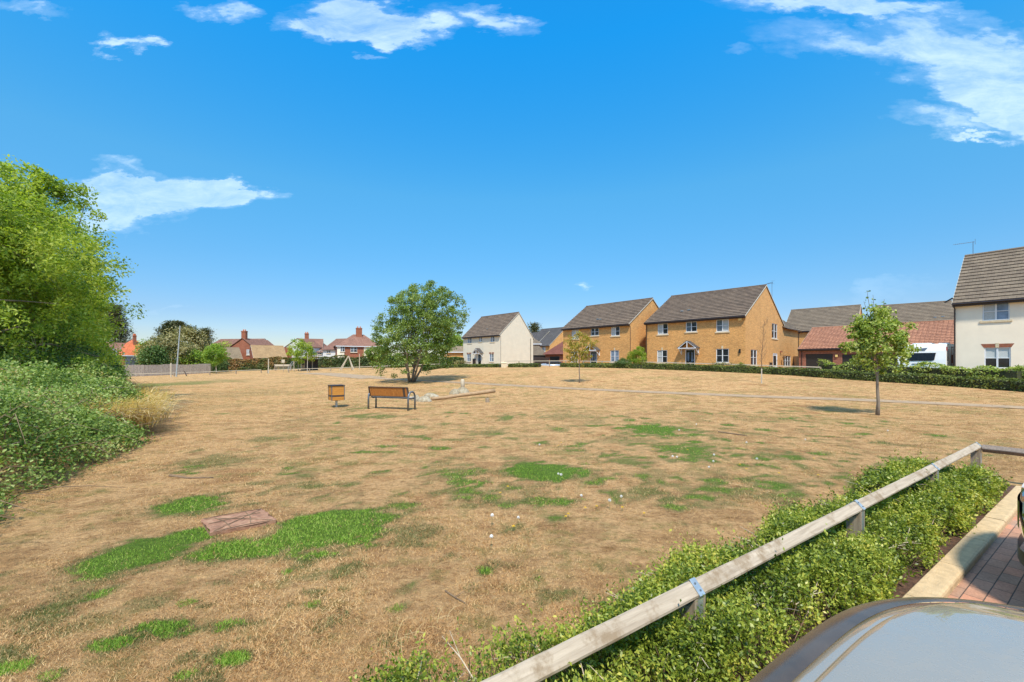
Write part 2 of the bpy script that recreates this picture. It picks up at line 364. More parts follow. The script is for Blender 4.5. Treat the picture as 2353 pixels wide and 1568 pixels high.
def leaves(name, P, size, mat, parent, rng, bias=None, aspect=.5, up=.35, elong=None, kind=None):
    n = len(P); nr = rng.normal(size=(n, 3)); nr[:, 2] += up * 2
    if bias is not None: nr += bias
    nr = norm(nr); t = rng.normal(size=(n, 3)) if elong is None else elong + rng.normal(size=(n, 3)) * .35
    t = norm(np.cross(np.cross(nr, t), nr)); b = np.cross(nr, t)
    s = (size * rng.uniform(.6, 1.3, n))[:, None] if np.isscalar(size) else (size * rng.uniform(.7, 1.3, n))[:, None]
    w_ = s * aspect * .5
    co = np.empty((n, 4, 3)); co[:, 0] = P - t * s * .5; co[:, 1] = P + b * w_ + nr * w_ * .3; co[:, 2] = P + t * s * .5; co[:, 3] = P - b * w_ + nr * w_ * .3
    fc = np.arange(n * 4).reshape(n, 4)
    o = npmesh(name, co.reshape(-1, 3), fc, mat, parent, np.repeat(rng.rand(n), 4))
    if kind: o['kind'] = kind
    return o
def lobes(d, rng, k=7, amp=.25):
    """smooth random radius factor for unit directions d"""
    r = np.ones(len(d))
    for i in range(k):
        c = norm(rng.normal(size=(1, 3)))[0]; a = rng.uniform(-amp, amp); r += a * np.exp(-((1 - d @ c) / .35))
    return r
def crown_clumps(c, rad, K, rng, inner=.45, amp=.3, cut=-1.0):
    d = norm(rng.normal(size=(K * 2, 3))); d = d[d[:, 2] > cut][:K]
    rr = (inner + (1 - inner) * rng.rand(len(d)) ** .55) * lobes(d, rng, 9, amp)
    return np.array(c) + d * rr[:, None] * np.array(rad), d
def clump_leaves(cl, per, r, rng, flat=.75):
    K = len(cl); p = rng.normal(size=(K, per, 3)); p = p / np.maximum(np.linalg.norm(p, axis=2, keepdims=True), 1e-6) * (rng.rand(K, per, 1) ** .5)
    rr = (r * rng.uniform(.55, 1.35, K))[:, None, None]
    p = p * rr; p[:, :, 2] *= flat
    return (cl[:, None, :] + p).reshape(-1, 3)
def limbs(mb, base, tops, r0, rng, seg=6, start=(.25, .9), top=None, sag=0):
    """limbs leaving a trunk line base->top toward clump centres"""
    base = Vector(base); top = Vector(top)
    for tp in tops:
        tp = Vector(tp); f = rng.uniform(*start); s_ = base.lerp(top, f)
        mid = s_.lerp(tp, .5) + Vector((rng.uniform(-.1, .1), rng.uniform(-.1, .1), rng.uniform(.0, .15))) * (tp - s_).length
        r = r0 * (1.05 - f) * .55
        mb.tube([s_, s_.lerp(mid, .5) + Vector((0, 0, .03)), mid, mid.lerp(tp, .55), tp], [r, r * .8, r * .55, r * .32, r * .12], seg, False)
# ================================================================ ground
A1 = atZ(1590, 1332, .55); A4 = atZ(2243, 1017, .55)              # apex of the rail over the first and last posts
DR = Vector((A4.x - A1.x, A4.y - A1.y, 0)); RL = DR.length; DR.normalize(); NR = Vector((DR.y, -DR.x, 0)); A0 = Vector((A1.x, A1.y, 0))
def SP(s, p, z=0): return A0 + DR * s + NR * p + Vector((0, 0, z))
def sp_of(x, y):
    dx = x - A0.x; dy = y - A0.y; return dx * DR.x + dy * DR.y, dx * NR.x + dy * NR.y
PATCH = [(545,1258,85,24,1),(585,1272,70,20,.9),(330,1275,100,40,1),(420,1240,60,25,1),(520,1268,100,28,.9),(640,1240,60,30,.9),(760,1215,130,45,1.15),(940,1235,55,35,.5),(430,1165,95,22,.95),
 (480,1063,85,16,.5),(215,1215,45,10,.4),(240,1370,30,10,.8),(385,1445,65,20,.85),(535,1440,60,18,.75),(255,1483,55,15,.9),(535,1515,48,22,1),(30,1535,40,18,.8),
 (120,1555,25,12,.7),(425,1557,30,12,.7),(425,1388,30,9,.8),(725,1388,30,14,.7),(910,1402,25,11,.9),(1115,1310,22,12,.95),(1130,1295,25,10,.6),(1030,1282,25,10,.8),
 (955,1340,20,10,.6),(790,1355,22,10,.6),(785,1300,18,8,.6),(660,1317,20,8,.7),(1255,1085,95,20,1.1),(1050,1103,80,24,.7),(1120,997,60,9,.5),(1160,960,22,8,.6),
 (1510,988,65,13,.8),(1575,1037,110,14,.7),(1430,1012,85,11,.45),(1450,1063,60,9,.6),(1710,1048,60,7,.6),(1320,955,90,12,.45),(1240,1335,18,8,.7),(1240,1130,60,10,.4),
 (620,1010,40,8,.5),(700,965,60,6,.4),(350,885,120,9,.6),(560,905,110,9,.4),(500,935,90,8,.35),(860,1040,70,7,.3),(850,958,60,6,.6),(820,940,30,5,.6),(1600,1160,60,7,.35),
 (1280,1195,22,8,.7),(1550,1165,25,9,.7),(1830,1070,30,12,.6),(1900,1120,25,8,.4),(310,1000,60,10,.35),(1180,1215,35,12,.6),(1010,1215,35,12,.5),(160,1365,22,7,.5),(20,1322,20,8,.6)]
PW = []
for px, py, rx, ry, a in PATCH:
    c = on(px, py); k = rx * c.y / F
    y1 = on(px, py - ry).y - c.y; PW.append((c.x, c.y, k, max(y1, .05), a))
_rs = np.random.RandomState(11)
for i in range(420):                                              # small weeds dotted through the dead turf
    px = _rs.uniform(-700, 2900); py = 870 + 700 * _rs.rand() ** 1.3; y = EYE * F / (py - HY)
    PW.append((ray(px) * y, y, _rs.uniform(.04, .12) * (1 + y * .06), _rs.uniform(.04, .10) * (1 + y * .10), _rs.uniform(.25, .62)))
for i in range(520):                                              # denser in the middle of the green
    px = _rs.normal(1500, 420); py = 945 + 220 * _rs.rand() ** 1.2; y = EYE * F / (py - HY)
    PW.append((ray(px) * y, y, _rs.uniform(.06, .22) * (1 + y * .05), _rs.uniform(.05, .12) * (1 + y * .10), _rs.uniform(.3, .75)))
def green(x, y):
    m = np.zeros_like(x); n = fbm(x, y, 2.2, 4) - .5; n2 = fbm(x, y, 11.0, 3) - .5
    for cx, cy, rx, ry, a in PW:
        s_ = (np.abs(x - cx) < rx * 1.8) & (np.abs(y - cy) < ry * 1.8)
        if not s_.any(): continue
        d = np.sqrt(((x[s_] - cx) / rx) ** 2 + ((y[s_] - cy) / ry) ** 2)
        kk = .55 if a >= .9 else 1.0; v = a * np.clip(1.56 - d * 1.05 + n[s_] * 1.8 * kk + n2[s_] * 1.9 * kk, 0, 1)
        m[s_] = np.maximum(m[s_], v)
    return m
def grid_lines(stops):
    out = [stops[0][0]]
    for (a, st), (b, _) in zip(stops[:-1], stops[1:]):
        n = max(1, int(round((b - a) / st))); out += list(a + (b - a) * (np.arange(n) + 1) / n)
    return np.array(out)
gx = grid_lines([(-900, 60), (-200, 8), (-70, 1.2), (-14, .11), (12, .4), (60, 2.5), (200, 60), (900, 1)])
gy = grid_lines([(-900, 80), (-60, 5), (-6, .8), (1.0, .1), (12, .25), (30, .7), (75, 2.5), (160, 20), (400, 80), (1300, 1)])
X, Y = np.meshgrid(gx, gy); Z = Gv(X, Y)
gm = green(X.ravel(), Y.ravel())
s_, p_ = sp_of(X.ravel(), Y.ravel())
Zr = Z.ravel() + (fbm(X.ravel(), Y.ravel(), 1.5, 3) - .5) * .03 * np.clip(1 - (p_ + .4) / .3, 0, 1) * (np.hypot(X.ravel(), Y.ravel()) < 30)
ny, nx = X.shape; idx = np.arange(nx * ny).reshape(ny, nx)
fc = np.stack([idx[:-1, :-1], idx[:-1, 1:], idx[1:, 1:], idx[1:, :-1]], -1).reshape(-1, 4)
m, t, b, o = newmat('dry_parched_turf')
oc = t.n('ShaderNodeTexCoord').outputs['Object']
big = t.noise(oc, .22, 5, .6); mid = t.noise(oc, 1.3, 6, .68); fine = t.noise(oc, 16, 5, .75); mp = t.n('ShaderNodeMapping'); t.l(oc, mp.inputs[0]); mp.inputs['Scale'].default_value = (70, 70, 70)
ff = t.noise(mp.outputs[0], 1.0, 4, .8, 1.2)
base = t.ramp(t.math('ADD', t.math('MULTIPLY', mid, .6), t.math('MULTIPLY', big, .4)), [(.28, (.20, .105, .045)), (.40, (.38, .208, .09)), (.49, (.55, .335, .155)), (.56, (.36, .205, .09)), (.64, (.50, .305, .14)), (.76, (.66, .44, .235))])
base = t.mix(1.0, base, t.ramp(fine, [(.28, (.50, .45, .42)), (.5, (1, 1, 1)), (.75, (1.28, 1.25, 1.2))]), 'MULTIPLY')
base = t.mix(1.0, base, t.ramp(ff, [(.3, (.55, .52, .5)), (.5, (1, 1, 1)), (.72, (1.25, 1.22, 1.2))]), 'MULTIPLY')
mpo = t.n('ShaderNodeMapping'); t.l(oc, mpo.inputs[0]); mpo.inputs['Scale'].default_value = (.55, 1.0, 1)
spk = t.noise(mpo.outputs[0], 5.5, 5, .8)
base = t.mix(1.0, base, t.ramp(spk, [(.34, (.62, .58, .50)), (.46, (1, 1, 1)), (.66, (1.10, 1.10, 1.08))]), 'MULTIPLY')
olive = t.ss(t.math('ADD', t.math('MULTIPLY', t.noise(oc, 2.4, 7, .75), .7), t.math('MULTIPLY', t.noise(oc, .35, 3), .3)), .485, .63)
base = t.mix(t.math('MULTIPLY', olive, .72), base, (.17, .165, .045))
ga = t.n('ShaderNodeAttribute', attribute_name='rnd').outputs['Fac']
gcol = t.mix(t.ss(t.n('ShaderNodeAttribute', attribute_name='rnd').outputs['Fac'], .35, .8), t.ramp(fine, [(.3, (.08, .075, .025)), (.7, (.26, .22, .09))]), t.ramp(fine, [(.3, (.05, .085, .012)), (.7, (.14, .22, .03))]))
col = t.mix(t.ss(t.math('ADD', ga, t.math('MULTIPLY', t.math('SUBTRACT', fine, .5), .5)), .12, .75), base, gcol)
t.l(col, b.inputs['Base Color']); b.inputs['Roughness'].default_value = .95; b.inputs['Specular IOR Level'].default_value = .1
bp = t.n('ShaderNodeBump'); bp.inputs['Strength'].default_value = .9; bp.inputs['Distance'].default_value = .03
t.l(t.math('ADD', ff, t.math('MULTIPLY', fine, 1.5)), bp.inputs['Height']); t.l(bp.outputs[0], b.inputs['Normal'])
M['turf'] = m
ground = struct(npmesh('ground', np.c_[X.ravel(), Y.ravel(), Zr], fc, m, None, gm, True))

# ---- blades of dead and living grass
def blades(name, x, y, h, wd, rng, mat, label, lean=.7, zoff=-.005):
    n = len(x); z = Gv(x, y) + zoff; a = rng.uniform(0, 2 * math.pi, n); la = rng.uniform(0, 2 * math.pi, n); l = h * rng.uniform(.15, lean * 1.6, n)
    co = np.empty((n, 3, 3)); dx = np.cos(a) * wd / 2; dy = np.sin(a) * wd / 2
    co[:, 0] = np.c_[x - dx, y - dy, z]; co[:, 1] = np.c_[x + dx, y + dy, z]; co[:, 2] = np.c_[x + np.cos(la) * l, y + np.sin(la) * l, z + h * rng.uniform(.5, 1.2, n)]
    o = npmesh(name, co.reshape(-1, 3), np.arange(n * 3).reshape(n, 3), mat, None, np.repeat(rng.rand(n), 3))
    return tag(o, label, 'grass', kind='stuff')
def bmat(name, stops):
    m = leafmat(name, stops, .25, .8, .3, .7); return m
M['deadblade'] = bmat('dead_grass_blade', [(.24, .12, .045), (.46, .25, .10), (.58, .36, .155), (.70, .50, .26)])
M['greenblade'] = bmat('fresh_grass_blade', [(.07, .12, .014), (.15, .27, .022), (.24, .38, .035), (.40, .46, .10)])
M['oliveblade'] = bmat('dull_grass_blade', [(.05, .07, .02), (.11, .125, .035), (.22, .2, .07), (.42, .31, .14)])
rg = np.random.RandomState(3)
def cand(n, pmin=868, pw=1.0, x0=-500, x1=2900):
    px = rg.uniform(x0, x1, n); py = pmin + (1640 - pmin) * rg.rand(n) ** pw; y = EYE * F / (py - HY)
    return (px - CX) / F * y, y
x, y = cand(330000, 885); s_, p_ = sp_of(x, y); k = (y > 1.2) & ((p_ < -.5) | (s_ > 6.2)) & (p_ < .3 + 5 * (s_ > 8.5)); x, y = x[k], y[k]
g_ = green(x, y); k = rg.rand(len(x)) > np.clip(g_ * 1.1 - .15, 0, .93); x, y = x[k], y[k]
blades('dead_grass', x, y, .015 + .0016 * y, .0028 + .0009 * y, rg, M['deadblade'], 'short straw coloured dead grass over the whole green', 1.3)
x, y = cand(700000, 862, .9); s_, p_ = sp_of(x, y); k = (y > 1.2) & (p_ < -.45); x, y = x[k], y[k]
g_ = green(x, y); k = rg.rand(len(x)) < np.clip((g_ - .22) * 1.6, 0, 1); x, y, g_ = x[k], y[k], g_[k]
hi = g_ > .62
blades('green_grass', x[hi], y[hi], (.020 + .001 * y[hi]) * (.5 + .6 * g_[hi]), .0032 + .0008 * y[hi], rg, M['greenblade'], 'bright green grass growing back in lush patches', .9)
blades('weedy_grass', x[~hi], y[~hi], .02 + .001 * y[~hi], .004 + .0008 * y[~hi], rg, M['oliveblade'], 'dull green weedy tufts scattered through the dead turf', .9)

# ---- path across the green
def strip(name, pix, width, mat, lift=.012, step=.6):
    P = [on(*p) for p in pix]; out = []
    for i in range(len(P) - 1):                                    # Catmull-Rom
        p0, p1, p2, p3 = P[max(i - 1, 0)], P[i], P[i + 1], P[min(i + 2, len(P) - 1)]
        n = max(2, int((p2 - p1).length / step))
        for j in range(n):
            u = j / n; out.append(.5 * ((2 * p1) + (p2 - p0) * u + (2 * p0 - 5 * p1 + 4 * p2 - p3) * u * u + (3 * p1 - p0 - 3 * p2 + p3) * u ** 3))
    out.append(P[-1]); mb = MB(); rows = []
    for i, p in enumerate(out):
        d = (out[min(i + 1, len(out) - 1)] - out[max(i - 1, 0)]); d.z = 0; d.normalize(); n = Vector((-d.y, d.x, 0))
        row = []
        for k in (-1, -.5, 0, .5, 1):
            q = p + n * (width / 2 * k * (1 + .03 * math.sin(i * 1.7))); row.append((q.x, q.y, G(q.x, q.y) + lift))
        rows.append(len(mb.v)); mb.v += row
    for a, c in zip(rows[:-1], rows[1:]):
        for k in range(4): mb.f.append((a + k, a + k + 1, c + k + 1, c + k))
    return struct(mb.build(name, mat, smooth=True))
M['asph'] = plain('sunbleached_asphalt', (.33, .225, .13), .9, noise=.15, scale=3, bump=.3)
strip('path', [(2700, 958), (2353, 938), (2000, 921), (1750, 912), (1500, 902), (1300, 893), (1150, 885), (1020, 878), (900, 872), (860, 869), (800, 863), (740, 860)], 1.0, M['asph'])
strip('path', [(860, 869.5), (800, 864), (745, 859.5), (700, 858.5)], 2.6, M['asph'], .018)
m_ = plain('pale_worn_ground', (.42, .33, .2), .95, noise=.2, scale=2)
# ---- bare soil around the foreground hedge, block paving, kerb
M['soil'] = plain('brown_bark_mulch_soil', (.13, .065, .035), .95, noise=.45, scale=22, bump=1)
mb = MB(); mb.poly(SP(-4, -.55, .006), SP(-4, .5, .006), SP(7.0, .5, .006), SP(7.25, .1, .006), SP(6.6, -.35, .006), SP(4.8, -.55, .006)); struct(mb.build('hedge_soil', M['soil']))
m, t, b, o = newmat('brindle_block_paving'); uv = t.n('ShaderNodeTexCoord').outputs['Object']
br = t.n('ShaderNodeTexBrick'); t.l(uv, br.inputs['Vector']); br.offset = .5; br.inputs['Scale'].default_value = 1
br.inputs['Brick Width'].default_value = .205; br.inputs['Row Height'].default_value = .105; br.inputs['Mortar Size'].default_value = .0035; br.inputs['Mortar Smooth'].default_value = .2
br.inputs['Color1'].default_value = (.45, .20, .11, 1); br.inputs['Color2'].default_value = (.31, .18, .11, 1); br.inputs['Mortar'].default_value = (.09, .06, .04, 1); br.inputs['Bias'].default_value = 0
c_ = t.mix(1.0, br.outputs[0], t.ramp(t.noise(uv, 2.5, 6, .7), [(.3, (.75, .75, .75)), (.7, (1.3, 1.3, 1.35))]), 'MULTIPLY')
c_ = t.mix(t.ss(t.noise(uv, 1.3, 6, .7), .55, .75), c_, (.40, .30, .23)); c_ = t.mix(1.0, c_, t.ramp(t.noise(uv, 60, 3), [(.3, (.8,) * 3), (.7, (1.15,) * 3)]), 'MULTIPLY')
t.l(c_, b.inputs['Base Color']); b.inputs['Roughness'].default_value = .85
bp = t.n('ShaderNodeBump'); bp.inputs['Strength'].default_value = .7; bp.inputs['Distance'].default_value = .01
t.l(t.math('SUBTRACT', 1.0, br.outputs[1]), bp.inputs['Height']); t.l(bp.outputs[0], b.inputs['Normal']); M['pave'] = m
ang = math.atan2(DR.y, DR.x)
mb = MB(); mb.poly((-9, -.56, 0), (-9, -6.2, 0), (7.2, -6.2, 0), (7.2, -.56, 0)); mb.f[0] = tuple(mb.f[0])
pv = mb.build('car_park_paving', M['pave'], loc=A0 + Vector((0, 0, .012)), rot=(0, 0, ang)); struct(pv)
M['kerb'] = plain('buff_concrete_kerb', (.52, .37, .20), .9, noise=.12, scale=14, bump=.5)
mb = MB(); K0 = .425; x_ = -9.0
rk = random.Random(4)
while x_ < 6.75:
    L = min(.912, 6.75 - x_); j = .004; z = .075 + rk.uniform(-.003, .003)
    x0, x1, y0, y1, r = x_ + j, x_ + L - j, -K0 - .155, -K0, .02
    prof = [(y1, 0), (y1, z - .006), (y1 - .006, z), (y0 + r, z), (y0 + .006, z - .008), (y0, z - r), (y0, 0)]
    for (a, c), (a2, c2) in zip(prof[:-1], prof[1:]): mb.poly((x0, a, c), (x1, a, c), (x1, a2, c2), (x0, a2, c2))
    mb.poly(*[(x0, a, c) for a, c in reversed(prof)]); mb.poly(*[(x1, a, c) for a, c in prof])
    x_ += L
struct(mb.build('kerb', M['kerb'], loc=A0, rot=(0, 0, ang)))

# ---- foreground knee rail fence (square rail laid on its edge in notched posts)
fen = thing('knee_rail_fence', 'weathered timber knee rail with galvanised straps running over the foreground hedge', 'fence', A0, ang)
HS = .086 / math.sqrt(2)                                           # half diagonal of the rail
def diamond(mb, p, q, hs=HS, z=.55, ch=.006):
    p = Vector(p); q = Vector(q); d = (q - p); d.z = 0; d.normalize(); n = Vector((d.y, -d.x, 0)); up = Vector((0, 0, 1)); zc = z - hs
    ring = []
    for a, b_ in ((0, 1), (1, 0), (0, -1), (-1, 0)):
        a2, b2 = b_, -a
        ring += [(a * (hs - ch) - a2 * ch, b_ * (hs - ch) - b2 * ch), (a * (hs - ch) + a2 * ch, b_ * (hs - ch) + b2 * ch)]
    N = max(1, int((q - p).length / .12)); b0 = len(mb.v); rr = random.Random(int(p.x * 100))
    for i in range(N + 1):
        c = p.lerp(q, i / N)
        for a, b_ in ring:
            e = 1 + rr.uniform(-.025, .015); v = c + n * a * e + up * (zc + b_ * e); mb.v.append((v.x, v.y, v.z))
    for i in range(N):
        for k in range(8): mb.f.append((b0 + i * 8 + k, b0 + i * 8 + (k + 1) % 8, b0 + i * 8 + 8 + (k + 1) % 8, b0 + i * 8 + 8 + k))
    mb.f.append(tuple(b0 + k for k in range(8))); mb.f.append(tuple(b0 + N * 8 + k for k in reversed(range(8))))
def post_piece(fr_p, fr_d, parent, z=.55, endpost=False, mats=('postw', 'galv'), w_=.05):
    n = Vector((fr_d[1], -fr_d[0], 0)); d = Vector(fr_d); c = Vector(fr_p); mb = MB(); zb = z - HS * 2 - .01; zt = z - HS + .0
    g = lambda a, b_, h: c + d * a + n * b_ + Vector((0, 0, h))
    prof = [(-w_, -.05), (w_, -.05), (w_, zt - (HS - w_) - .003), (0, zb - .002), (-w_, zt - (HS - w_) - .003)]
    P0 = [g(-.05, a, h) for a, h in prof]; P1 = [g(.05, a, h) for a, h in prof]
    mb.poly(*reversed(P0)); mb.poly(*P1)
    for i in range(5): mb.poly(P0[i], P0[(i + 1) % 5], P1[(i + 1) % 5], P1[i])
    mb.build('post', M[mats[0]], parent)
    if mats[1]:
        mb = MB(); e = .004; zc = z - HS; hs = HS + e * 1.3
        pr = [(-w_ - .003, z - .33), (-w_ - .003, zc - .02), (-hs, zc + .005), (0, zc + hs + .002), (hs, zc + .005), (w_ + .003, zc - .02), (w_ + .003, z - .33)]
        pi = [(a * .93 if abs(a) < .01 or i in (2, 4) else a - math.copysign(.003, a), h - (.004 if i in (2, 3, 4) else 0)) for i, (a, h) in enumerate(pr)]
        for i in range(6):
            q = [g(-.024, *pr[i]), g(.024, *pr[i]), g(.024, *pr[i + 1]), g(-.024, *pr[i + 1])]; mb.poly(*q)
            q = [g(-.024, *pi[i]), g(.024, *pi[i]), g(.024, *pi[i + 1]), g(-.024, *pi[i + 1])]; mb.poly(*reversed(q))
            for s1 in (-.024, .024): mb.poly(g(s1, *pr[i]), g(s1, *pr[i + 1]), g(s1, *pi[i + 1]), g(s1, *pi[i]))
        st = mb.build('strap', M[mats[1]], parent)
        for a, t_ in ((-.004, .3), (.004, .72)):
            b_ = hs * t_; h = zc + hs * (1 - t_) + .004; q = g(a, b_, h); mb = MB(); mb.tube([q - Vector((0, 0, .004)), q + (n + Vector((0, 0, 1))).normalized() * .004], .0055, 8); mb.build('bolt_head', M['steel'], st)
ends = [-3.2] + [RL * i / 3 for i in range(4)]
for i in range(4):
    mb = MB(); a, c = ends[i], ends[i + 1]
    diamond(mb, (a + (.002 if i else 0), 0, 0), (c - .002 + (.04 if i == 3 else 0), 0, 0)); mb.build('rail', M['railw'], fen)
for s in [RL * i / 3 for i in range(4)] + [-2.4]: post_piece((s, 0, 0), (1, 0, 0), fen)
mb = MB(); diamond(mb, (RL + .01, -.062, 0), (RL + .10, -3.3, 0), z=.535); mb.build('rail', M['railw2'], fen)
mb = MB(); diamond(mb, (RL + .10, -3.302, 0), (RL + .2, -6.0, 0), z=.535); mb.build('rail', M['railw2'], fen)
for p in (-2.6, -5.2): post_piece((RL + .07, p, 0), (0, -1, 0), fen, z=.535)

# ---- foreground hedge
M['boxleaf'] = leafmat('small_glossy_hedge_leaf', [(.05, .075, .011), (.125, .175, .02), (.23, .29, .035), (.39, .42, .06), (.58, .51, .10)], .35, 2.2, .45, .4)
def hedge_foreground():
    rng = np.random.RandomState(21); th = thing('low_hedge', 'low untrimmed small leaved evergreen hedge under the foreground knee rail', 'hedge', A0)
    def top(s, p):
        e0 = np.clip((p + .58 + .1 * np.sin(s * 3.1) - .10 * np.clip((.6 - s) / 1.2, 0, 1)) / .30, 0, 1); e1 = np.clip((.37 - p + .03 * np.sin(s * 5)) / .2, 0, 1); e2 = np.clip((6.3 + .5 * p - s) / .35, 0, 1)
        h = .36 * np.sqrt(e0 * (2 - e0)) * np.sqrt(e1 * (2 - e1)) * np.sqrt(e2 * (2 - e2))
        return h * (.50 + .95 * fbm(s + 40, p + 40, 1.9, 3)) * (1 - .22 * np.exp(-(p / .13) ** 2)) * np.where((s > 2.4) & (s < 3.6) & (p < -.25), .55, 1)
    # twiggy core
    mb = MB(); rr = random.Random(8)
    for i in range(1900):
        s = rr.uniform(-3, 6.2); p = rr.uniform(-.55, .3); h = float(top(np.array([s]), np.array([p]))[0])
        if h < .08: continue
        q = SP(s, p, .0); e = q + Vector((rr.uniform(-.16, .16), rr.uniform(-.16, .16), h * rr.uniform(.7, 1.05)))
        mb.tube([q - A0, (q.lerp(e, .5) - A0) + Vector((rr.uniform(-.03, .03), rr.uniform(-.03, .03), 0)), e - A0], [.004, .003, .0015], 4, False)
    mb.build('twigs', M['twig'], th)['kind'] = 'stuff'
    mb = MB()
    for i in range(220):                                            # pale dead stalks poking out
        s = rr.uniform(-1.5, 6.0); p = rr.uniform(-.45, .3); h = float(top(np.array([s]), np.array([p]))[0]); q = SP(s, p, h * .75) - A0
        e = q + Vector((rr.uniform(-.22, .22), rr.uniform(-.22, .22), rr.uniform(.03, .13))); mb.tube([q, q.lerp(e, .5) + Vector((0, 0, .02)), e], [.0035, .003, .001], 5, False)
        if rr.random() < .6: mb.tube([q.lerp(e, .5) + Vector((0, 0, .02)), e + Vector((rr.uniform(-.06, .06), rr.uniform(-.06, .06), .01))], [.002, .001], 4, False)
    mb.build('dead_stalks', M['twigp'], th)['kind'] = 'stuff'
    # sprigs of leaves; more of them close to the eye
    n = 40000; s = -2.6 + 9.0 * rng.rand(n) ** 1.2; p = rng.uniform(-.66, .40, n); h = top(s, p); k = (h > .03) & (rng.rand(n) < np.clip(.25 + 4.2 * (fbm(s + 9, p + 70, 3.6, 3) - .36), .10, 1)); s, p, h = s[k], p[k], h[k]
    z = h * (1 - rng.rand(len(h)) ** 2.2 * .85) + rng.normal(size=len(h)) * .012
    base = np.array([A0.x, A0.y, 0]) * 0 + s[:, None] * np.array(DR) + p[:, None] * np.array(NR); base[:, 2] = z
    dv = norm(np.c_[rng.normal(size=(len(z), 2)) * .55, np.abs(rng.normal(size=len(z))) * .8 + .45])
    per = 9; L = rng.uniform(.06, .14, len(z)) * np.where(rng.rand(len(z)) < .07, 1.9, 1)
    tt = (np.arange(per) + .5) / per; P = base[:, None, :] + dv[:, None, :] * (L[:, None, None] * tt[None, :, None])
    side = rng.normal(size=P.shape) * .008; P = (P + side).reshape(-1, 3); el = np.repeat(dv, per, axis=0)
    sz = .0195 + .006 * rng.rand(len(P)); far = np.clip(np.linalg.norm(P + np.array(A0) - np.array((0, 0, EYE)), axis=1) / 3, .8, 2.2); sz = sz * (.75 + .3 * far)
    leaves('foliage', P, sz, M['boxleaf'], th, rng, aspect=.5, up=.45, elong=el * 1.2 + rng.normal(size=P.shape) * .5)
    return th
hedge_foreground()

# ---- cars
def carpaint(name, col, metal=.6, rough=.08):
    m, t, b, o = newmat(name); b.inputs['Coat IOR'].default_value = 2.0; oc = t.n('ShaderNodeTexCoord').outputs['Object']
    t.l(t.ramp(t.noise(oc, 3, 4), [(.3, tuple(v * .96 for v in col)), (.7, col)]), b.inputs['Base Color']); b.inputs['Metallic'].default_value = metal
    r_ = t.noise(oc, 25, 5, .7); t.l(t.ramp(r_, [(.4, (rough * .8,) * 3), (.7, (rough * 1.6,) * 3)]), b.inputs['Roughness'])
    b.inputs['Coat Weight'].default_value = 1; b.inputs['Coat Roughness'].default_value = .02; return m
M['gloss'] = plain('brown_reflection_trim', (.085, .06, .04), .2, noise=.2); M['rubber'] = plain('black_tyre_rubber', (.018, .018, .018), .8); M['alloy'] = plain('alloy_wheel', (.5, .5, .5), .3, metal=.8, noise=.05)  # brown trim tone imitates the dark reflection along the bonnet edge
M['lamp'] = plain('clear_headlamp', (.55, .58, .6), .08, noise=.1, coat=1); M['rearlamp'] = plain('red_lamp', (.35, .01, .01), .15, coat=1)
def outline(hw, L, nose, tail, n=64):
    """plan outline of a car, x back from the nose 0..L, y lateral"""
    P = []
    for i in range(n + 1):
        y = -hw + 2 * hw * i / n; P.append((nose * (abs(y) / hw) ** 3.3, y))
    for i in range(1, n):
        y = hw - 2 * hw * i / n; P.append((L - tail * (abs(y) / hw) ** 4, y))
    return P
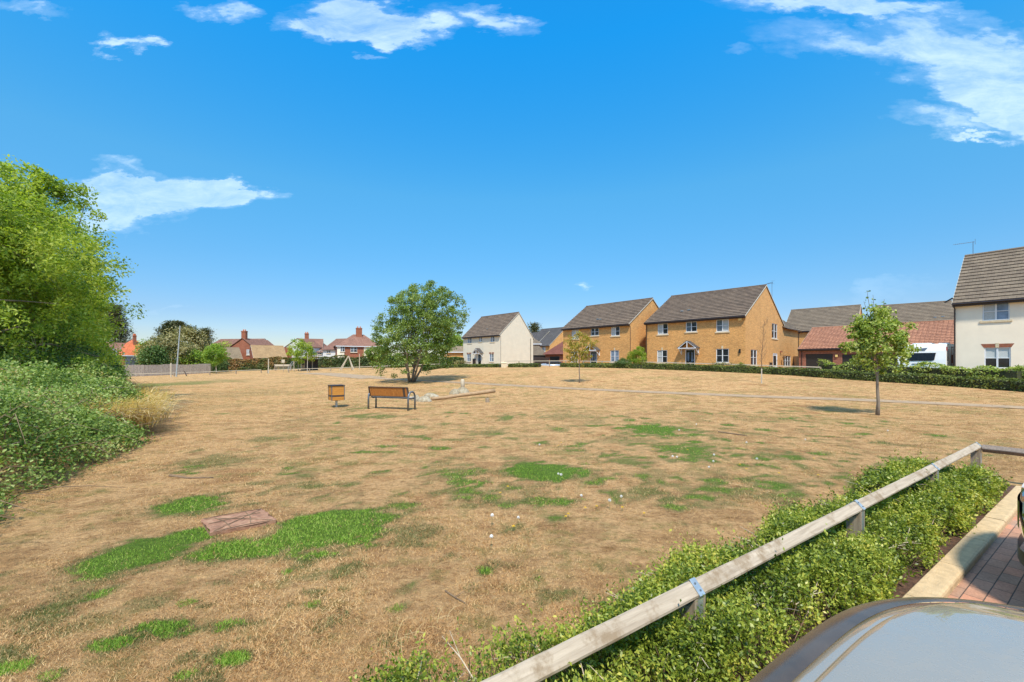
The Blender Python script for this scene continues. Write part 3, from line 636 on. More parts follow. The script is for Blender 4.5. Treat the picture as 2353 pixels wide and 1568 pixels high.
def make_car(name, label, group, s, nosep, paint, z0=.95, hw=.93, L=4.35, rot=None, loc=None, nose=.34, cat='car'):
    if loc is None: loc = SP(s, nosep, .012)
    rz = math.atan2(-NR.y, -NR.x) if rot is None else rot            # local +X points from tail to nose
    th = thing(name, label, cat, loc, rz, group)
    lv = [(.22, -.10), (.30, -.03), (.45, .0), (.62, .012), (.78, .0), (z0 - .075, -.018), (z0 - .035, -.03), (z0 - .012, -.05), (z0, -.075)]
    mb = MB(); base = outline(hw, L, nose, .3); n = len(base); cx = L / 2
    def off(P, d):
        out = []
        for i, (x, y) in enumerate(P):
            x0, y0 = P[i - 1]; x1, y1 = P[(i + 1) % len(P)]; tx, ty = x1 - x0, y1 - y0; l = math.hypot(tx, ty) or 1; nx_, ny_ = -ty / l, tx / l
            if (x - cx) * nx_ + y * ny_ < 0: nx_, ny_ = -nx_, -ny_
            out.append((x + nx_ * d, y + ny_ * d))
        return out
    rings = [[(-x, y, z) for x, y in off(base, d)] for z, d in lv]
    # deck above the shoulder: bonnet crown and tail, narrowing to the cabin
    def crown(x, y): return z0 + .135 * (1 - math.exp(-max(0, x - nose * (abs(y) / hw) ** 3.3 - .02) / .33)) * (1 - (abs(y) / hw) ** 4 * .75) + .03 * (1 - (y / hw) ** 2)
    for tt in (.97, .93, .88, .8, .7, .55, .4, .2, .02):
        P = [(cx + (x - cx) * (1 - (1 - tt) * .5), y * tt) for x, y in off(base, -.075)]
        rings.append([(-x, y, crown(x, y)) for x, y in P])
    for r_ in rings: mb.v += r_
    for i in range(len(rings) - 1):
        for k in range(n): a = i * n; mb.f.append((a + k, a + n + k, a + n + (k + 1) % n, a + (k + 1) % n))
    mb.build('body', paint, th, True)
    # bonnet panel standing just proud with a shut line round it
    mb = MB(); nu, nv = 40, 46; rows = []
    for i in range(nv + 1):
        v = i / nv; row = []
        for j in range(nu + 1):
            u = -1 + 2 * j / nu; y = u * hw * (.80 - .03 * v); q0 = nose * (abs(y) / hw) ** 3.3 + .155; x = q0 + (1.25 - q0) * (v ** 1.4)
            e = min((1 - abs(u)) * hw * .8, x - q0 + .0005); dr = .016 * max(0, 1 - e / .022) ** 2
            rdg = .010 * math.exp(-((abs(u) - .72) / .07) ** 2) * min(1, (x - q0) / .25)
            row.append((-x, y, crown(x, y) + .012 - dr + rdg))
        rows.append(len(mb.v)); mb.v += row
    for a, c in zip(rows[:-1], rows[1:]):
        for k in range(nu): mb.f.append((a + k, a + k + 1, c + k + 1, c + k))
    mb.build('bonnet', paint, th, True)
    mb = MB(); rows = []                                          # strip added round the bonnet, its brown imitating the reflected hedge and kerb
    for i in range(41):
        y = hw * .955 * (-1 + i / 20); q0 = nose * (abs(y) / hw) ** 3.3; rows.append(len(mb.v))
        for f_ in (0, .25, .5, .75, 1): x = q0 + .05 + .075 * f_; mb.v.append((-x, y, crown(x, y) + .003 + .006 * math.sin(math.pi * f_)))
    for a, c in zip(rows[:-1], rows[1:]):
        for k in range(4): mb.f.append((a + k, a + k + 1, c + k + 1, c + k))
    mb.build('front_reflection_trim', M['gloss'], th, True)
    # cabin
    mb = MB(); secs = [(1.18, .80, z0 + .07), (1.95, .66, 1.48), (2.5, .66, 1.53), (3.2, .64, 1.50), (3.75, .60, 1.40), (4.15, .76, z0 + .08)]
    for x, w_, z in secs: mb.v += [(-x, -w_, z), (-x, 0, z + .03), (-x, w_, z), (-x, hw * .9, z0 + .05), (-x, -hw * .9, z0 + .05)]
    for i in range(len(secs) - 1):
        a = i * 5
        for k in (0, 1): mb.f.append((a + k, a + k + 1, a + 5 + k + 1, a + 5 + k))
    mb.f = [f for i, f in enumerate(mb.f) if 2 <= i < 8]; mb.build('roof', paint, th, True)
    mb = MB(); mb.v = []
    for x, w_, z in secs: mb.v += [(-x, -w_, z - .004), (-x, 0, z + .026), (-x, w_, z - .004), (-x, hw * .88, z0 + .05), (-x, -hw * .88, z0 + .05)]
    for i in range(len(secs) - 1):
        a = i * 5
        for k in range(5):
            if i in (1, 2, 3) and k in (0, 1): continue
            mb.f.append((a + k, a + (k + 1) % 5, a + 5 + (k + 1) % 5, a + 5 + k))
    mb.build('window_glass', M['glass'], th, True)
    for sx, sy in ((.85, 1), (.85, -1), (L - .8, 1), (L - .8, -1)):
        mb = MB(); y0 = sy * (hw - .2); y1 = sy * (hw + .005)
        mb.tube([(-sx, y0, .33), (-sx, y0 + sy * .02, .33), (-sx, y1 - sy * .02, .33), (-sx, y1, .33)], [.29, .325, .325, .29], 28); wl = mb.build('wheel', M['rubber'], th, True)
        mb = MB(); mb.tube([(-sx, y1 - sy * .03, .33), (-sx, y1 + sy * .004, .33)], [.22, .20], 20); mb.build('rim', M['alloy'], wl)
    for sy in (1, -1):
        mb = MB()
        for i in range(6):
            y = sy * (hw * (.55 + .4 * i / 5)); q = nose * (abs(y) / hw) ** 3.3; mb.v += [(-q + .012, y, z0 - .26), (-q + .012, y, z0 - .13)]
        for i in range(5): mb.f.append((2 * i, 2 * i + 2, 2 * i + 3, 2 * i + 1))
        mb.build('headlight', M['lamp'], th, True)
    for nm, fw, za, zb in (('grille', .5, .5, .7), ('bumper_trim', .8, .26, .36)):
        mb = MB()
        for i in range(13):
            y = hw * fw * (-1 + i / 6); q = nose * (abs(y) / hw) ** 3.3; mb.v += [(-q + .02, y, za), (-q + .02, y, zb)]
        for i in range(12): mb.f.append((2 * i, 2 * i + 2, 2 * i + 3, 2 * i + 1))
        mb.build(nm, M['black'], th, True)
    return th
M['silver'] = carpaint('silver_grey_metallic_paint', (.37, .295, .205), .2, .25)
M['graphite'] = carpaint('dark_grey_metallic_paint', (.03, .033, .032), .5, .1)
M['whitep'] = carpaint('pale_silver_paint', (.6, .62, .64), .4, .2)
make_car('parked_car', 'glossy silver grey car, only its mirror like bonnet showing at the bottom edge', None, -.86, .79, M['silver'], z0=.912, hw=.965)
make_car('parked_car', 'dark grey car whose rounded bumper corner just enters at the right edge', None, 3.22, .855, M['graphite'], z0=.85)
# ================================================================ houses
Zv = Vector((0, 0, 1))
class House:
    def __init__(s, name, label, cat, corner, side, vp, gz, group=None):
        """corner: (px, y) of the front corner; side 'R' if it is the right-hand one; vp: pixel x where the front's lines meet"""
        u = Vector((CX - vp, -F, 0)).normalized() if side != 'P' else vp
        s.u = u; s.v = Vector((-u.y, u.x, 0)); s.gz = gz; s.name, s.label, s.cat, s.group = name, label, cat, group
        s.c = Vector((ray(corner[0]) * corner[1], corner[1], gz)); s.side = side; s.corner = corner
    def fit(s, px=None, W=None):
        if W is None: W = abs(s.t(s.c, s.u, px))
        s.W = W; s.O = s.c - s.u * W if s.side == 'R' else s.c
        s.root = thing(s.name, s.label, s.cat, s.O, math.atan2(s.u.y, s.u.x), s.group); return s
    @staticmethod
    def t(P, d, px): k = ray(px); return (k * P.y - P.x) / (d.x - k * d.y)
    def mapf(s, fr):
        """pixel -> wall coordinates, for a wall frame in house coordinates"""
        P, Rr, N = fr; Pw = s.O + s.u * P.x + s.v * P.y; Rw = s.u * Rr.x + s.v * Rr.y
        def f(px, py=None):
            t_ = House.t(Pw, Rw, px)
            if py is None: return t_
            y = (Pw + Rw * t_).y; return t_, EYE + (HY - py) / F * y - s.gz
        return f
X1, Y1 = Vector((1, 0, 0)), Vector((0, 1, 0))
def zc(ox, oy, sc): return lambda x, y: ((ox + x / sc) * .612760, (oy + y / sc) * .612760)
Z3, Z4, Z5, Z6, Z7, Z1, Z2 = zc(1700, 1100, 3.3614), zc(2050, 1080, 4.612), zc(2400, 1030, 3.62), zc(2950, 1080, 3.410), zc(3340, 900, 2.704), zc(300, 1150, 2.941), zc(1000, 1150, 2.941)
def rect(mp, zf, x0, x1, y0, y1):
    a, ya = zf(x0, y0); b_, yb = zf(x1, y1); m_ = (a + b_) / 2
    return mp(a), mp(b_), mp(m_, yb)[1], mp(m_, ya)[1]
def wall(mb, fr, L, H, ops, rev=.10):
    P, Rr, N = fr; g = lambda a, c, b_=0: P + Rr * a + N * b_ + Zv * c
    xs = sorted({0, L} | {v for o_ in ops for v in o_[:2]}); zs = sorted({-.4, H} | {v for o_ in ops for v in o_[2:4]})
    for a0, a1 in zip(xs[:-1], xs[1:]):
        for c0, c1 in zip(zs[:-1], zs[1:]):
            am, cm = (a0 + a1) / 2, (c0 + c1) / 2
            if any(o_[0] < am < o_[1] and o_[2] < cm < o_[3] for o_ in ops): continue
            mb.poly(g(a0, c0), g(a1, c0), g(a1, c1), g(a0, c1))
    for a0, a1, c0, c1 in [o_[:4] for o_ in ops]:
        mb.poly(g(a0, c0), g(a0, c0, -rev), g(a0, c1, -rev), g(a0, c1)); mb.poly(g(a1, c0, -rev), g(a1, c0), g(a1, c1), g(a1, c1, -rev))
        mb.poly(g(a0, c1), g(a0, c1, -rev), g(a1, c1, -rev), g(a1, c1)); mb.poly(g(a0, c0, -rev), g(a0, c0), g(a1, c0), g(a1, c0, -rev))
def window(root, fr, a0, a1, c0, c1, cols=2, rows=2, panes=('glass',), sill='stone', lintel=None, mull=.075, label=None):
    f = .055; mb = MB(); fb = lambda *q: mb.fbox(fr, *q)
    B0, B1 = -.085, -.03
    fb(a0 + .002, a1 - .002, B0, B1, c0, c0 + f); fb(a0 + .002, a1 - .002, B0, B1, c1 - f, c1 - .002); fb(a0 + .002, a0 + f, B0, B1, c0 + f, c1 - f); fb(a1 - f, a1 - .002, B0, B1, c0 + f, c1 - f)
    wv = a1 - a0 - 2 * f; hv = c1 - c0 - 2 * f
    for i in range(1, cols):
        x = a0 + f + wv * i / cols; fb(x - mull / 2, x + mull / 2, B0 + .002, B1 + .008, c0 + f, c1 - f)
    for i in range(1, rows):
        z = c0 + f + hv * i / rows
        for j in range(cols):
            l = a0 + f + wv * j / cols + (mull / 2 if j else 0); r_ = a0 + f + wv * (j + 1) / cols - (mull / 2 if j < cols - 1 else 0); fb(l, r_, B0 + .004, B1 - .004, z - .018, z + .018)
    wd = mb.build('window', M['upvc'], root)
    if label: wd['label'] = label
    for j in range(cols):
        l = a0 + f + wv * j / cols; r_ = a0 + f + wv * (j + 1) / cols; m_ = panes[j % len(panes)]
        if m_ == 'blind':
            zb = c0 + f + hv * .45; mb = MB(); mb.fbox(fr, l, r_, -.082, -.072, zb, c1 - f); mb.build('blind', M['blind'], wd); mb = MB(); mb.fbox(fr, l, r_, -.082, -.072, c0 + f, zb - .002); mb.build('pane', M['glass'], wd)
        else:
            mb = MB(); mb.fbox(fr, l, r_, -.082, -.072, c0 + f, c1 - f); mb.build('pane', M[m_], wd)
    if sill: mb = MB(); mb.fbox(fr, a0 - .1, a1 + .1, -.10, .055, c0 - .12, c0 - .002); mb.build('sill', M[sill], wd)
    if lintel:
        mb = MB(); P, Rr, N = fr; g = lambda a, b_, c: P + Rr * a + N * b_ + Zv * c; m_ = (a0 + a1) / 2
        for l, r_, sl, sr in ((a0 - .02, m_ - .075, -.12, 0), (m_ + .075, a1 + .02, 0, .12)):
            q = [(l, c1 + .003), (r_, c1 + .003), (r_ + sr, c1 + .23), (l + sl, c1 + .23)]
            mb.poly(*[g(a, .006, c) for a, c in q])
            for i in range(4): mb.poly(g(q[i][0], -.01, q[i][1]), g(q[(i + 1) % 4][0], -.01, q[(i + 1) % 4][1]), g(q[(i + 1) % 4][0], .006, q[(i + 1) % 4][1]), g(q[i][0], .006, q[i][1]))
        mb.build('brick_lintel', M[lintel], wd); mb = MB(); mb.fbox(fr, m_ - .073, m_ + .073, -.01, .02, c1 + .003, c1 + .27); mb.build('keystone', M['stone'], wd)
def front_door(root, fr, a0, a1, c0, c1, mat='door', glaz=True):
    mb = MB(); f = .07
    mb.fbox(fr, a0 + .002, a0 + f, -.09, -.01, c0, c1); mb.fbox(fr, a1 - f, a1 - .002, -.09, -.01, c0, c1); mb.fbox(fr, a0 + f, a1 - f, -.09, -.01, c1 - f, c1 - .002); mb.build('door_frame', M['upvc'], root)
    mb = MB(); mb.fbox(fr, a0 + f, a1 - f, -.085, -.045, c0 + .02, c1 - f)
    for x0, x1 in ((.08, .46), (.54, .92)):
        w_ = a1 - a0 - 2 * f; mb.fbox(fr, a0 + f + w_ * x0, a0 + f + w_ * x1, -.045, -.038, c0 + .18, c0 + .75)
    d = mb.build('door', M[mat], root)
    if glaz:
        for x0, x1 in ((.16, .38), (.62, .84)): w_ = a1 - a0 - 2 * f; mb = MB(); mb.fbox(fr, a0 + f + w_ * x0, a0 + f + w_ * x1, -.044, -.036, c0 + .95, c1 - .3); mb.build('door_glass', M['glassb'], d)
    mb = MB(); m_ = (a0 + a1) / 2; mb.fbox(fr, m_ - .13, m_ + .13, -.044, -.034, c0 + .82, c0 + .87); mb.build('letterbox', M['galv'], d)
    mb = MB(); mb.fbox(fr, a1 - f - .09, a1 - f - .06, -.044, .0, c0 + 1.0, c0 + 1.12); mb.build('handle', M['galv'], d)
def slope(mb, e0, e1, r0, r1, course=.38, th=.05):
    e0, e1, r0, r1 = map(Vector, (e0, e1, r0, r1)); nrm = (e1 - e0).cross(r0 - e0).normalized()
    if nrm.z < 0: nrm = -nrm
    n = max(2, round(((r0 + r1) / 2 - (e0 + e1) / 2).length / course)); fl = (e1 - e0).cross(r0 - e0).z > 0
    def q(a, b_, c, d): mb.poly(*((a, b_, c, d) if fl else (a, d, c, b_)))
    for i in range(n):
        f0, f1 = i / n, (i + 1) / n; a, b_ = e0.lerp(r0, f0), e1.lerp(r1, f0); c, d = e1.lerp(r1, f1), e0.lerp(r0, f1)
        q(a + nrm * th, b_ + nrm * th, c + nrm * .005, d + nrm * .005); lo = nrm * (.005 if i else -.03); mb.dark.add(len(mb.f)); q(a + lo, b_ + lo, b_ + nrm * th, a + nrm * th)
        for s1, s2 in ((a, d), (b_, c)): mb.poly(s1 + nrm * th, s1 - nrm * .03, s2 - nrm * .03, s2 + nrm * .005)
    q(e0 - nrm * .03, r0 - nrm * .03, r1 - nrm * .03, e1 - nrm * .03)
def pantiles(mb, e0, e1, r0, r1, course=.33, tw=.3, th=.035, amp=.03):
    e0, e1, r0, r1 = map(Vector, (e0, e1, r0, r1)); nrm = (e1 - e0).cross(r0 - e0).normalized()
    if nrm.z < 0: nrm = -nrm
    n = max(2, round((r0 - e0).length / course)); L = (e1 - e0).length; m_ = int(L / tw) * 6; us = [i / m_ for i in range(m_ + 1)]
    h = [amp * (abs(math.sin(math.pi * (i % 6) / 6)) ** .8 if (i % 6) < 6 else 0) for i in range(m_ + 1)]
    fl = (e1 - e0).cross(r0 - e0).z > 0
    for i in range(n):
        f0, f1 = i / n, (i + 1) / n; b = len(mb.v)
        for f_, o_ in ((f0, -.005), (f0, th), (f1, .002)):
            A, B = e0.lerp(r0, f_), e1.lerp(r1, f_)
            for u_, hh in zip(us, h): mb.v.append(tuple(A.lerp(B, u_) + nrm * (o_ + (hh if o_ > -.004 else (hh - .01)))))
        w_ = m_ + 1
        for r_ in (0, 1):
            for k in range(m_):
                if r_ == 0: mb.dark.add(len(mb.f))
                f = (b + r_ * w_ + k, b + r_ * w_ + k + 1, b + (r_ + 1) * w_ + k + 1, b + (r_ + 1) * w_ + k); mb.f.append(f if fl else f[::-1])
    q = [e0 - nrm * .03, r0 - nrm * .03, r1 - nrm * .03, e1 - nrm * .03]; mb.poly(*q)
def gable(h, D, ef, eb, ry, rz, ops_f=(), ops_r=(), wm='buff', rm='tile', oe=.28, ov=.06, pan=False, verge=True, gut=True, ridge=True, frontwall=True, dark='fascia', W=None, x0=0, sofit=True):
    """walls, roof, ridge, fascia, gutters of a gabled block; ef/eb eaves heights, ridge at depth ry, height rz"""
    W = W or h.W; root = h.root; mb = MB(); a = x0; b_ = x0 + W
    wall(mb, (Vector((a, 0, 0)), X1, -Y1), W, ef, ops_f)
    wall(mb, (Vector((b_, 0, 0)), Y1, X1), D, min(ef, eb), ops_r)
    lo = min(ef, eb); V = Vector
    for x in (a, b_):
        P = [V((x, 0, lo)), V((x, D, lo)), V((x, D, eb)), V((x, ry, rz)), V((x, 0, ef))]; P = [p for i, p in enumerate(P) if i == 0 or (p - P[i - 1]).length > 1e-4]
        if (P[-1] - P[0]).length < 1e-4: P.pop()
        mb.poly(*(P if x == b_ else P[::-1]))
    mb.poly(V((b_, D, -.4)), V((a, D, -.4)), V((a, D, eb)), V((b_, D, eb))); mb.poly(V((a, D, -.4)), V((a, 0, -.4)), V((a, 0, lo)), V((a, D, lo)))
    mb.build('wall', M[wm], root)
    kf = (rz - ef) / ry; kb = (rz - eb) / (D - ry); up = .06
    e0, e1 = V((a - ov, -oe, ef - oe * kf + up)), V((b_ + ov, -oe, ef - oe * kf + up)); r0, r1 = V((a - ov, ry, rz + up)), V((b_ + ov, ry, rz + up))
    g0, g1 = V((a - ov, D + oe, eb - oe * kb + up)), V((b_ + ov, D + oe, eb - oe * kb + up))
    mb = MB(); (pantiles if pan else slope)(mb, e0, e1, r0, r1); slope(mb, g0, g1, r0 + V((0, .001, 0)), r1 + V((0, .001, 0))); rf = mb.build('roof', M[rm], root)
    if ridge: mb = MB(); mb.tube([r0 + V((0, 0, .01)), r1 + V((0, 0, .01))], .09, 8); mb.build('ridge_tiles', M[rm], rf)
    if verge:
        for x in (a - ov - .012, b_ + ov + .012):
            mb = MB()
            for p, q in ((V((x, e0.y, e0.z - .04)), V((x, ry, rz + up - .04))), (V((x, g0.y, g0.z - .04)), V((x, ry, rz + up - .04)))): mb.bar(p, q, .03, .07)
            mb.build('verge', M['mortar'], rf)
    mb = MB(); mb.box(a - ov, b_ + ov, -oe + .02, -oe + .045, e0.z - .2, e0.z - .035); mb.box(a - ov, b_ + ov, -oe + .045, -.002, e0.z - .2, e0.z - .18); mb.build('fascia', M[dark], root)
    if gut: mb = MB(); mb.tube([(a - ov, -oe - .05, e0.z - .06), (b_ + ov, -oe - .05, e0.z - .06)], .058, 8); mb.build('gutter', M['pipe'], root)
    h.e0, h.r0, h.rf = e0, r0, rf
    return h
def downpipe(h, x, y, top, oe=.28, side='f'):
    mb = MB(); N = -Y1 if side == 'f' else X1
    p = Vector((x, y, 0)); o_ = N * .06
    mb.tube([p + N * (oe + .03) + Zv * (top - .1), p + N * (oe + .02) + Zv * (top - .2), p + o_ + Zv * (top - .42), p + o_ + Zv * .0], .04, 8); mb.build('downpipe', M['pipe'], h.root)
def canopy(h, fr, a0, a1, z, proj=.75, rise=.55, white=True, bar='upvc', bracket=True):
    P, Rr, N = fr; m_ = (a0 + a1) / 2; g = lambda a, b_, c: P + Rr * a + N * b_ + Zv * c; hw = (a1 - a0) / 2
    mb = MB()
    for sg in (-1, 1): slope(mb, g(m_ + sg * (hw + .08), 0, z), g(m_ + sg * (hw + .08), proj, z), g(m_, 0, z + rise), g(m_, proj, z + rise), .2, .02)
    cn = mb.build('porch_canopy', M['tiled'], h.root)
    mb = MB(); w_ = .08
    mb.bar(g(m_ - hw, proj - .04, z - .02), g(m_, proj - .04, z + rise - .05), .05, w_); mb.bar(g(m_ + hw, proj - .04, z - .02), g(m_, proj - .04, z + rise - .05), .05, w_)
    mb.fbox(fr, m_ - hw, m_ + hw, proj - .07, proj - .01, z - .07, z + .01); mb.fbox(fr, m_ - .035, m_ + .035, proj - .062, proj - .015, z + .012, z + rise - .1); mb.build('canopy_timber', M[bar], cn)
    if bracket:
        for sg in (-1, 1):
            mb = MB(); x = m_ + sg * (hw - .06); mb.bar(g(x, .03, z - .62), g(x, proj - .1, z - .08), .06, .06); mb.bar(g(x, .03, z - .66), g(x, .03, z - .04), .06, .06); mb.bar(g(x, .06, z - .05), g(x, proj - .08, z - .05), .06, .06)
            mb.build('bracket', M[bar], cn)
def vents(h, fracs, zf):
    for f_, k in fracs:
        e, r_ = h.e0, h.r0; q = Vector((h.W * f_, e.y + (r_.y - e.y) * k, e.z + (r_.z - e.z) * k + .05))
        mb = MB(); mb.box(-.14, .14, -.1, .05, 0, .06); mb.build('roof_vent', M['galv'], h.rf, loc=q)
def aerial(h, x, y, z, hgt, rz, label=None):
    mb = MB(); mb.tube([(0, 0, 0), (0, 0, hgt)], .018, 6); mb.tube([(-.1, 0, hgt - .05), (.95, 0, hgt - .05)], .012, 6)
    for i in range(9): mb.tube([(.1 + i * .09, -.16, hgt - .05), (.1 + i * .09, .16, hgt - .05)], .007, 5)
    mb.tube([(-.1, 0, hgt - .2), (-.1, 0, hgt + .1)], .008, 5); mb.tube([(-.1, -.2, hgt + .1), (-.1, .2, hgt + .1)], .008, 5); mb.tube([(-.1, -.2, hgt - .2), (-.1, .2, hgt - .2)], .008, 5)
    o_ = mb.build('aerial', M['steel'], h.root, loc=(x, y, z), rot=(0, 0, rz))

def FR(h): return (Vector((0, 0, 0)), X1, -Y1)
def RR(h): return (Vector((h.W, 0, 0)), Y1, X1)
# ---- H3: the big orange brick house, nearest of the row
h = House('brick_house', 'largest orange brick house, with rear wing and yellow alarm box, beside the garages', 'house', (1712.8, 37.6), 'R', 269, .90).fit(1484)
mf, mr = h.mapf(FR(h)), h.mapf(RR(h)); ef = mf(1712.8, 723.4)[1] + .0
ry = mr(1760); D = mr(1800); rz = mr(1760, 657)[1]; eb = mr(1800, 749)[1] + .1
W5 = [rect(mf, Z5, *q) for q in ((240, 378, 655, 812), (622, 772, 628, 778), (1035, 1205, 592, 775), (232, 370, 1028, 1200), (1033, 1205, 1008, 1195))]
dr = rect(mf, Z5, 615, 745, 1015, 1235); dr = (dr[0], dr[1], 0, dr[3])
g5 = [rect(mr, Z5, *q) for q in ((1790, 1865, 668, 868), (1505, 1590, 1020, 1232), (1805, 1865, 1070, 1275), (1948, 2050, 1103, 1245))]
g5[2] = (g5[2][0], g5[2][1], .02, g5[2][3])
for i in range(5):
    l, r_, b_, t_ = W5[i]; W5[i] = (l, r_, b_, min(t_, ef - .28))
Dw = mr(1834.6)
gable(h, D, ef, eb, ry, rz, W5 + [dr], [q for q in g5 if q[1] < D])
for q, pn, li in zip(W5, (('curtain', 'glass'), ('glassm', 'glass'), ('glassm', 'curtain'), ('curtain', 'glass'), ('glass', 'glass')), (None, None, None, 'buff', 'buff')): window(h.root, FR(h), *q, panes=pn, lintel=li)
front_door(h.root, FR(h), *dr); canopy(h, FR(h), dr[0] - .42, dr[1] + .42, dr[3] + .12, rise=.72)
for q in (g5[0], g5[1]): window(h.root, RR(h), *q, panes=('glass', 'glass'))
sd_ = g5[2]; front_door(h.root, RR(h), *sd_, mat='upvc', glaz=False)
mb = MB(); mb.fbox(RR(h), sd_[0] + .3, sd_[1] - .3, -.044, -.03, .45, sd_[3] - .25); mb.build('door_glass', M['glass'], h.root)
vents(h, [(.33, .3), (.40, .32)], None); downpipe(h, .12, 0, ef)
# rear wing
wx0 = h.W - 5.6; hw = House.__new__(House); hw.__dict__.update(h.__dict__); mb = MB(); L_ = Dw - D; V = Vector; wl = g5[3]; ew = mr(1800, 751)[1]
wall(mb, (V((h.W - .03, D, 0)), Y1, X1), L_, ew, [(wl[0] - D, wl[1] - D, wl[2], wl[3])])
rzw = ew + 2.1; xm = h.W - 2.8
mb.poly(V((h.W - .03, Dw, -.4)), V((wx0, Dw, -.4)), V((wx0, Dw, ew)), V((xm, Dw, rzw)), V((h.W - .03, Dw, ew))); mb.poly(V((wx0, Dw, -.4)), V((wx0, D, -.4)), V((wx0, D, ew)), V((wx0, Dw, ew)))
mb.build('wing_wall', M['buff'], h.root)
mb = MB(); k = 2.1 / 2.77; slope(mb, V((h.W + .25, D - .3, ew - .21 + .06)), V((h.W + .25, Dw + .06, ew - .15)), V((xm, D - 3, rzw + .06)), V((xm, Dw + .06, rzw + .06))); slope(mb, V((wx0 - .25, Dw + .06, ew - .15)), V((wx0 - .25, D, ew - .15)), V((xm, Dw + .06, rzw + .06)), V((xm, D - 3, rzw + .06))); mb.build('wing_roof', M['tileg'], h.root)
mb = MB(); mb.tube([(h.W + .30, D + .1, ew - .2), (h.W + .30, Dw + .06, ew - .2)], .055, 8); mb.tube([(h.W + .3, Dw - .1, ew - .22), (h.W + .05, Dw - .1, ew - .5), (h.W + .05, Dw - .1, 0)], .04, 8); mb.build('gutter', M['pipe'], h.root)
window(h.root, (V((h.W - .03, 0, 0)), Y1, X1), *wl, cols=3, panes=('glass',))
def small(h, fr, zf, x, y, w_, hh, dep, name, mat, px=None):
    mp_ = h.mapf(fr); X_, Y_ = zf(x, y); a, c = mp_(X_, Y_); mb = MB(); mb.fbox(fr, a - w_ / 2, a + w_ / 2, 0, dep, c - hh / 2, c + hh / 2); return mb.build(name, M[mat], h.root)
M['alarm'] = plain('yellow_alarm_box', (.75, .55, .2), .4)
small(h, FR(h), Z5, 1360, 607, .3, .24, .09, 'alarm_box', 'alarm'); small(h, FR(h), Z5, 1357, 1040, .14, .36, .12, 'wall_lamp', 'black'); small(h, RR(h), Z5, 1765, 1236, .42, .62, .16, 'meter_box', 'fascia'); small(h, RR(h), Z5, 1905, 1048, .25, .16, .16, 'vent_cowl', 'redold')
def basket(h, fr, zf, x, y):
    mp_ = h.mapf(fr); a, c = mp_(*zf(x, y)); P, Rr, N = fr; g = lambda q, b_, z_: P + Rr * q + N * b_ + Zv * z_; mb = MB()
    mb.tube([g(a, .0, c + .25), g(a, .3, c + .28), g(a, .3, c + .1)], .012, 5); mb.tube([g(a, .3, c + .08), g(a, .3, c), g(a, .3, c - .12), g(a, .3, c - .18)], [.15, .16, .11, .03], 10); mb.build('hanging_basket', M['twig'], h.root)
basket(h, RR(h), Z5, 1912, 1125); basket(h, FR(h), Z5, 790, 1075)
aerial(h, h.W - .1, ry + 2.4, rz - 2.0, 2.7, 2.4)
H3 = h
# ---- H2
h = House('brick_house', 'orange brick house standing between the cream gabled house and the largest brick house', 'house', (1447, 44.6), 'R', 330, .98).fit(1294)
mf, mr = h.mapf(FR(h)), h.mapf(RR(h)); ef = mf(1447, 742)[1]; ry = mr(1499); rz = mr(1499, 687)[1]
W4 = [rect(mf, Z4, *q) for q in ((432, 552, 708, 885), (762, 900, 680, 825), (1115, 1262, 652, 830), (418, 538, 1100, 1285), (1102, 1250, 1082, 1285))]
W4 = [(a, b_, c, min(d, ef - .28)) for a, b_, c, d in W4]; dr = rect(mf, Z4, 755, 870, 1095, 1320); dr = (dr[0], dr[1], 0, dr[3])
gable(h, 2 * ry, ef, ef - .3, ry, rz, W4 + [dr], [])
for q, pn, li in zip(W4, (('curtain',), ('glass',), ('curtain', 'glass'), ('glassm',), ('glassb',)), (None, None, None, 'buff', 'buff')): window(h.root, FR(h), *q, panes=pn, lintel=li)
front_door(h.root, FR(h), *dr); canopy(h, FR(h), dr[0] - .42, dr[1] + .42, dr[3] + .1, rise=.72); vents(h, [(.47, .28), (.52, .26)], None); downpipe(h, h.W + .0, .15, ef, .3, 'f')
H2 = h
# ---- H1 cream
h = House('rendered_house', 'cream rendered house with blank gable wall, left end of the estate row', 'house', (1149, 62), 'R', 300, 1.02).fit(1064.5)
mf, mr = h.mapf(FR(h)), h.mapf(RR(h)); ef = mf(1149, 767)[1]; ry = mr(1192); rz = mr(1192, 719)[1]; D = mr(1225); eb = mr(1225, 777)[1]
W3 = [rect(mf, Z3, *q) for q in ((180, 230, 555, 632), (322, 362, 545, 612), (467, 518, 535, 615), (172, 220, 768, 862), (455, 508, 765, 862))]; W3 = [(a, b_, c, min(d, ef - .28)) for a, b_, c, d in W3]
dr = rect(mf, Z3, 308, 352, 770, 888); dr = (dr[0], dr[1], 0, dr[3])
gable(h, D, ef, eb, ry, rz, W3 + [dr], [], wm='creamw')
for i, q in enumerate(W3): window(h.root, FR(h), *q, panes=('glassb', 'glassm'), lintel='red' if i > 2 else None)
front_door(h.root, FR(h), *dr); canopy(h, FR(h), dr[0] - .45, dr[1] + .5, dr[3] + .15, rise=.8); downpipe(h, h.W - .02, .2, ef, .3, 'f'); downpipe(h, h.W, D - .6, eb, .05, 'r')
small(h, FR(h), Z3, 270, 865, .5, 1.0, .25, 'meter_box', 'fascia'); vents(h, [(.55, .3)], None)
H1 = h
# ---- H6 cream house at the right edge
h = House('rendered_house', 'cream rendered house cut off by the right edge, with brick window heads', 'house', (2193, 26.6), 'L', 500, .5).fit(W=10.5)
mf = h.mapf(FR(h)); ef = mf(2196, 692)[1]; rzz = mf(2210, 591)[1]
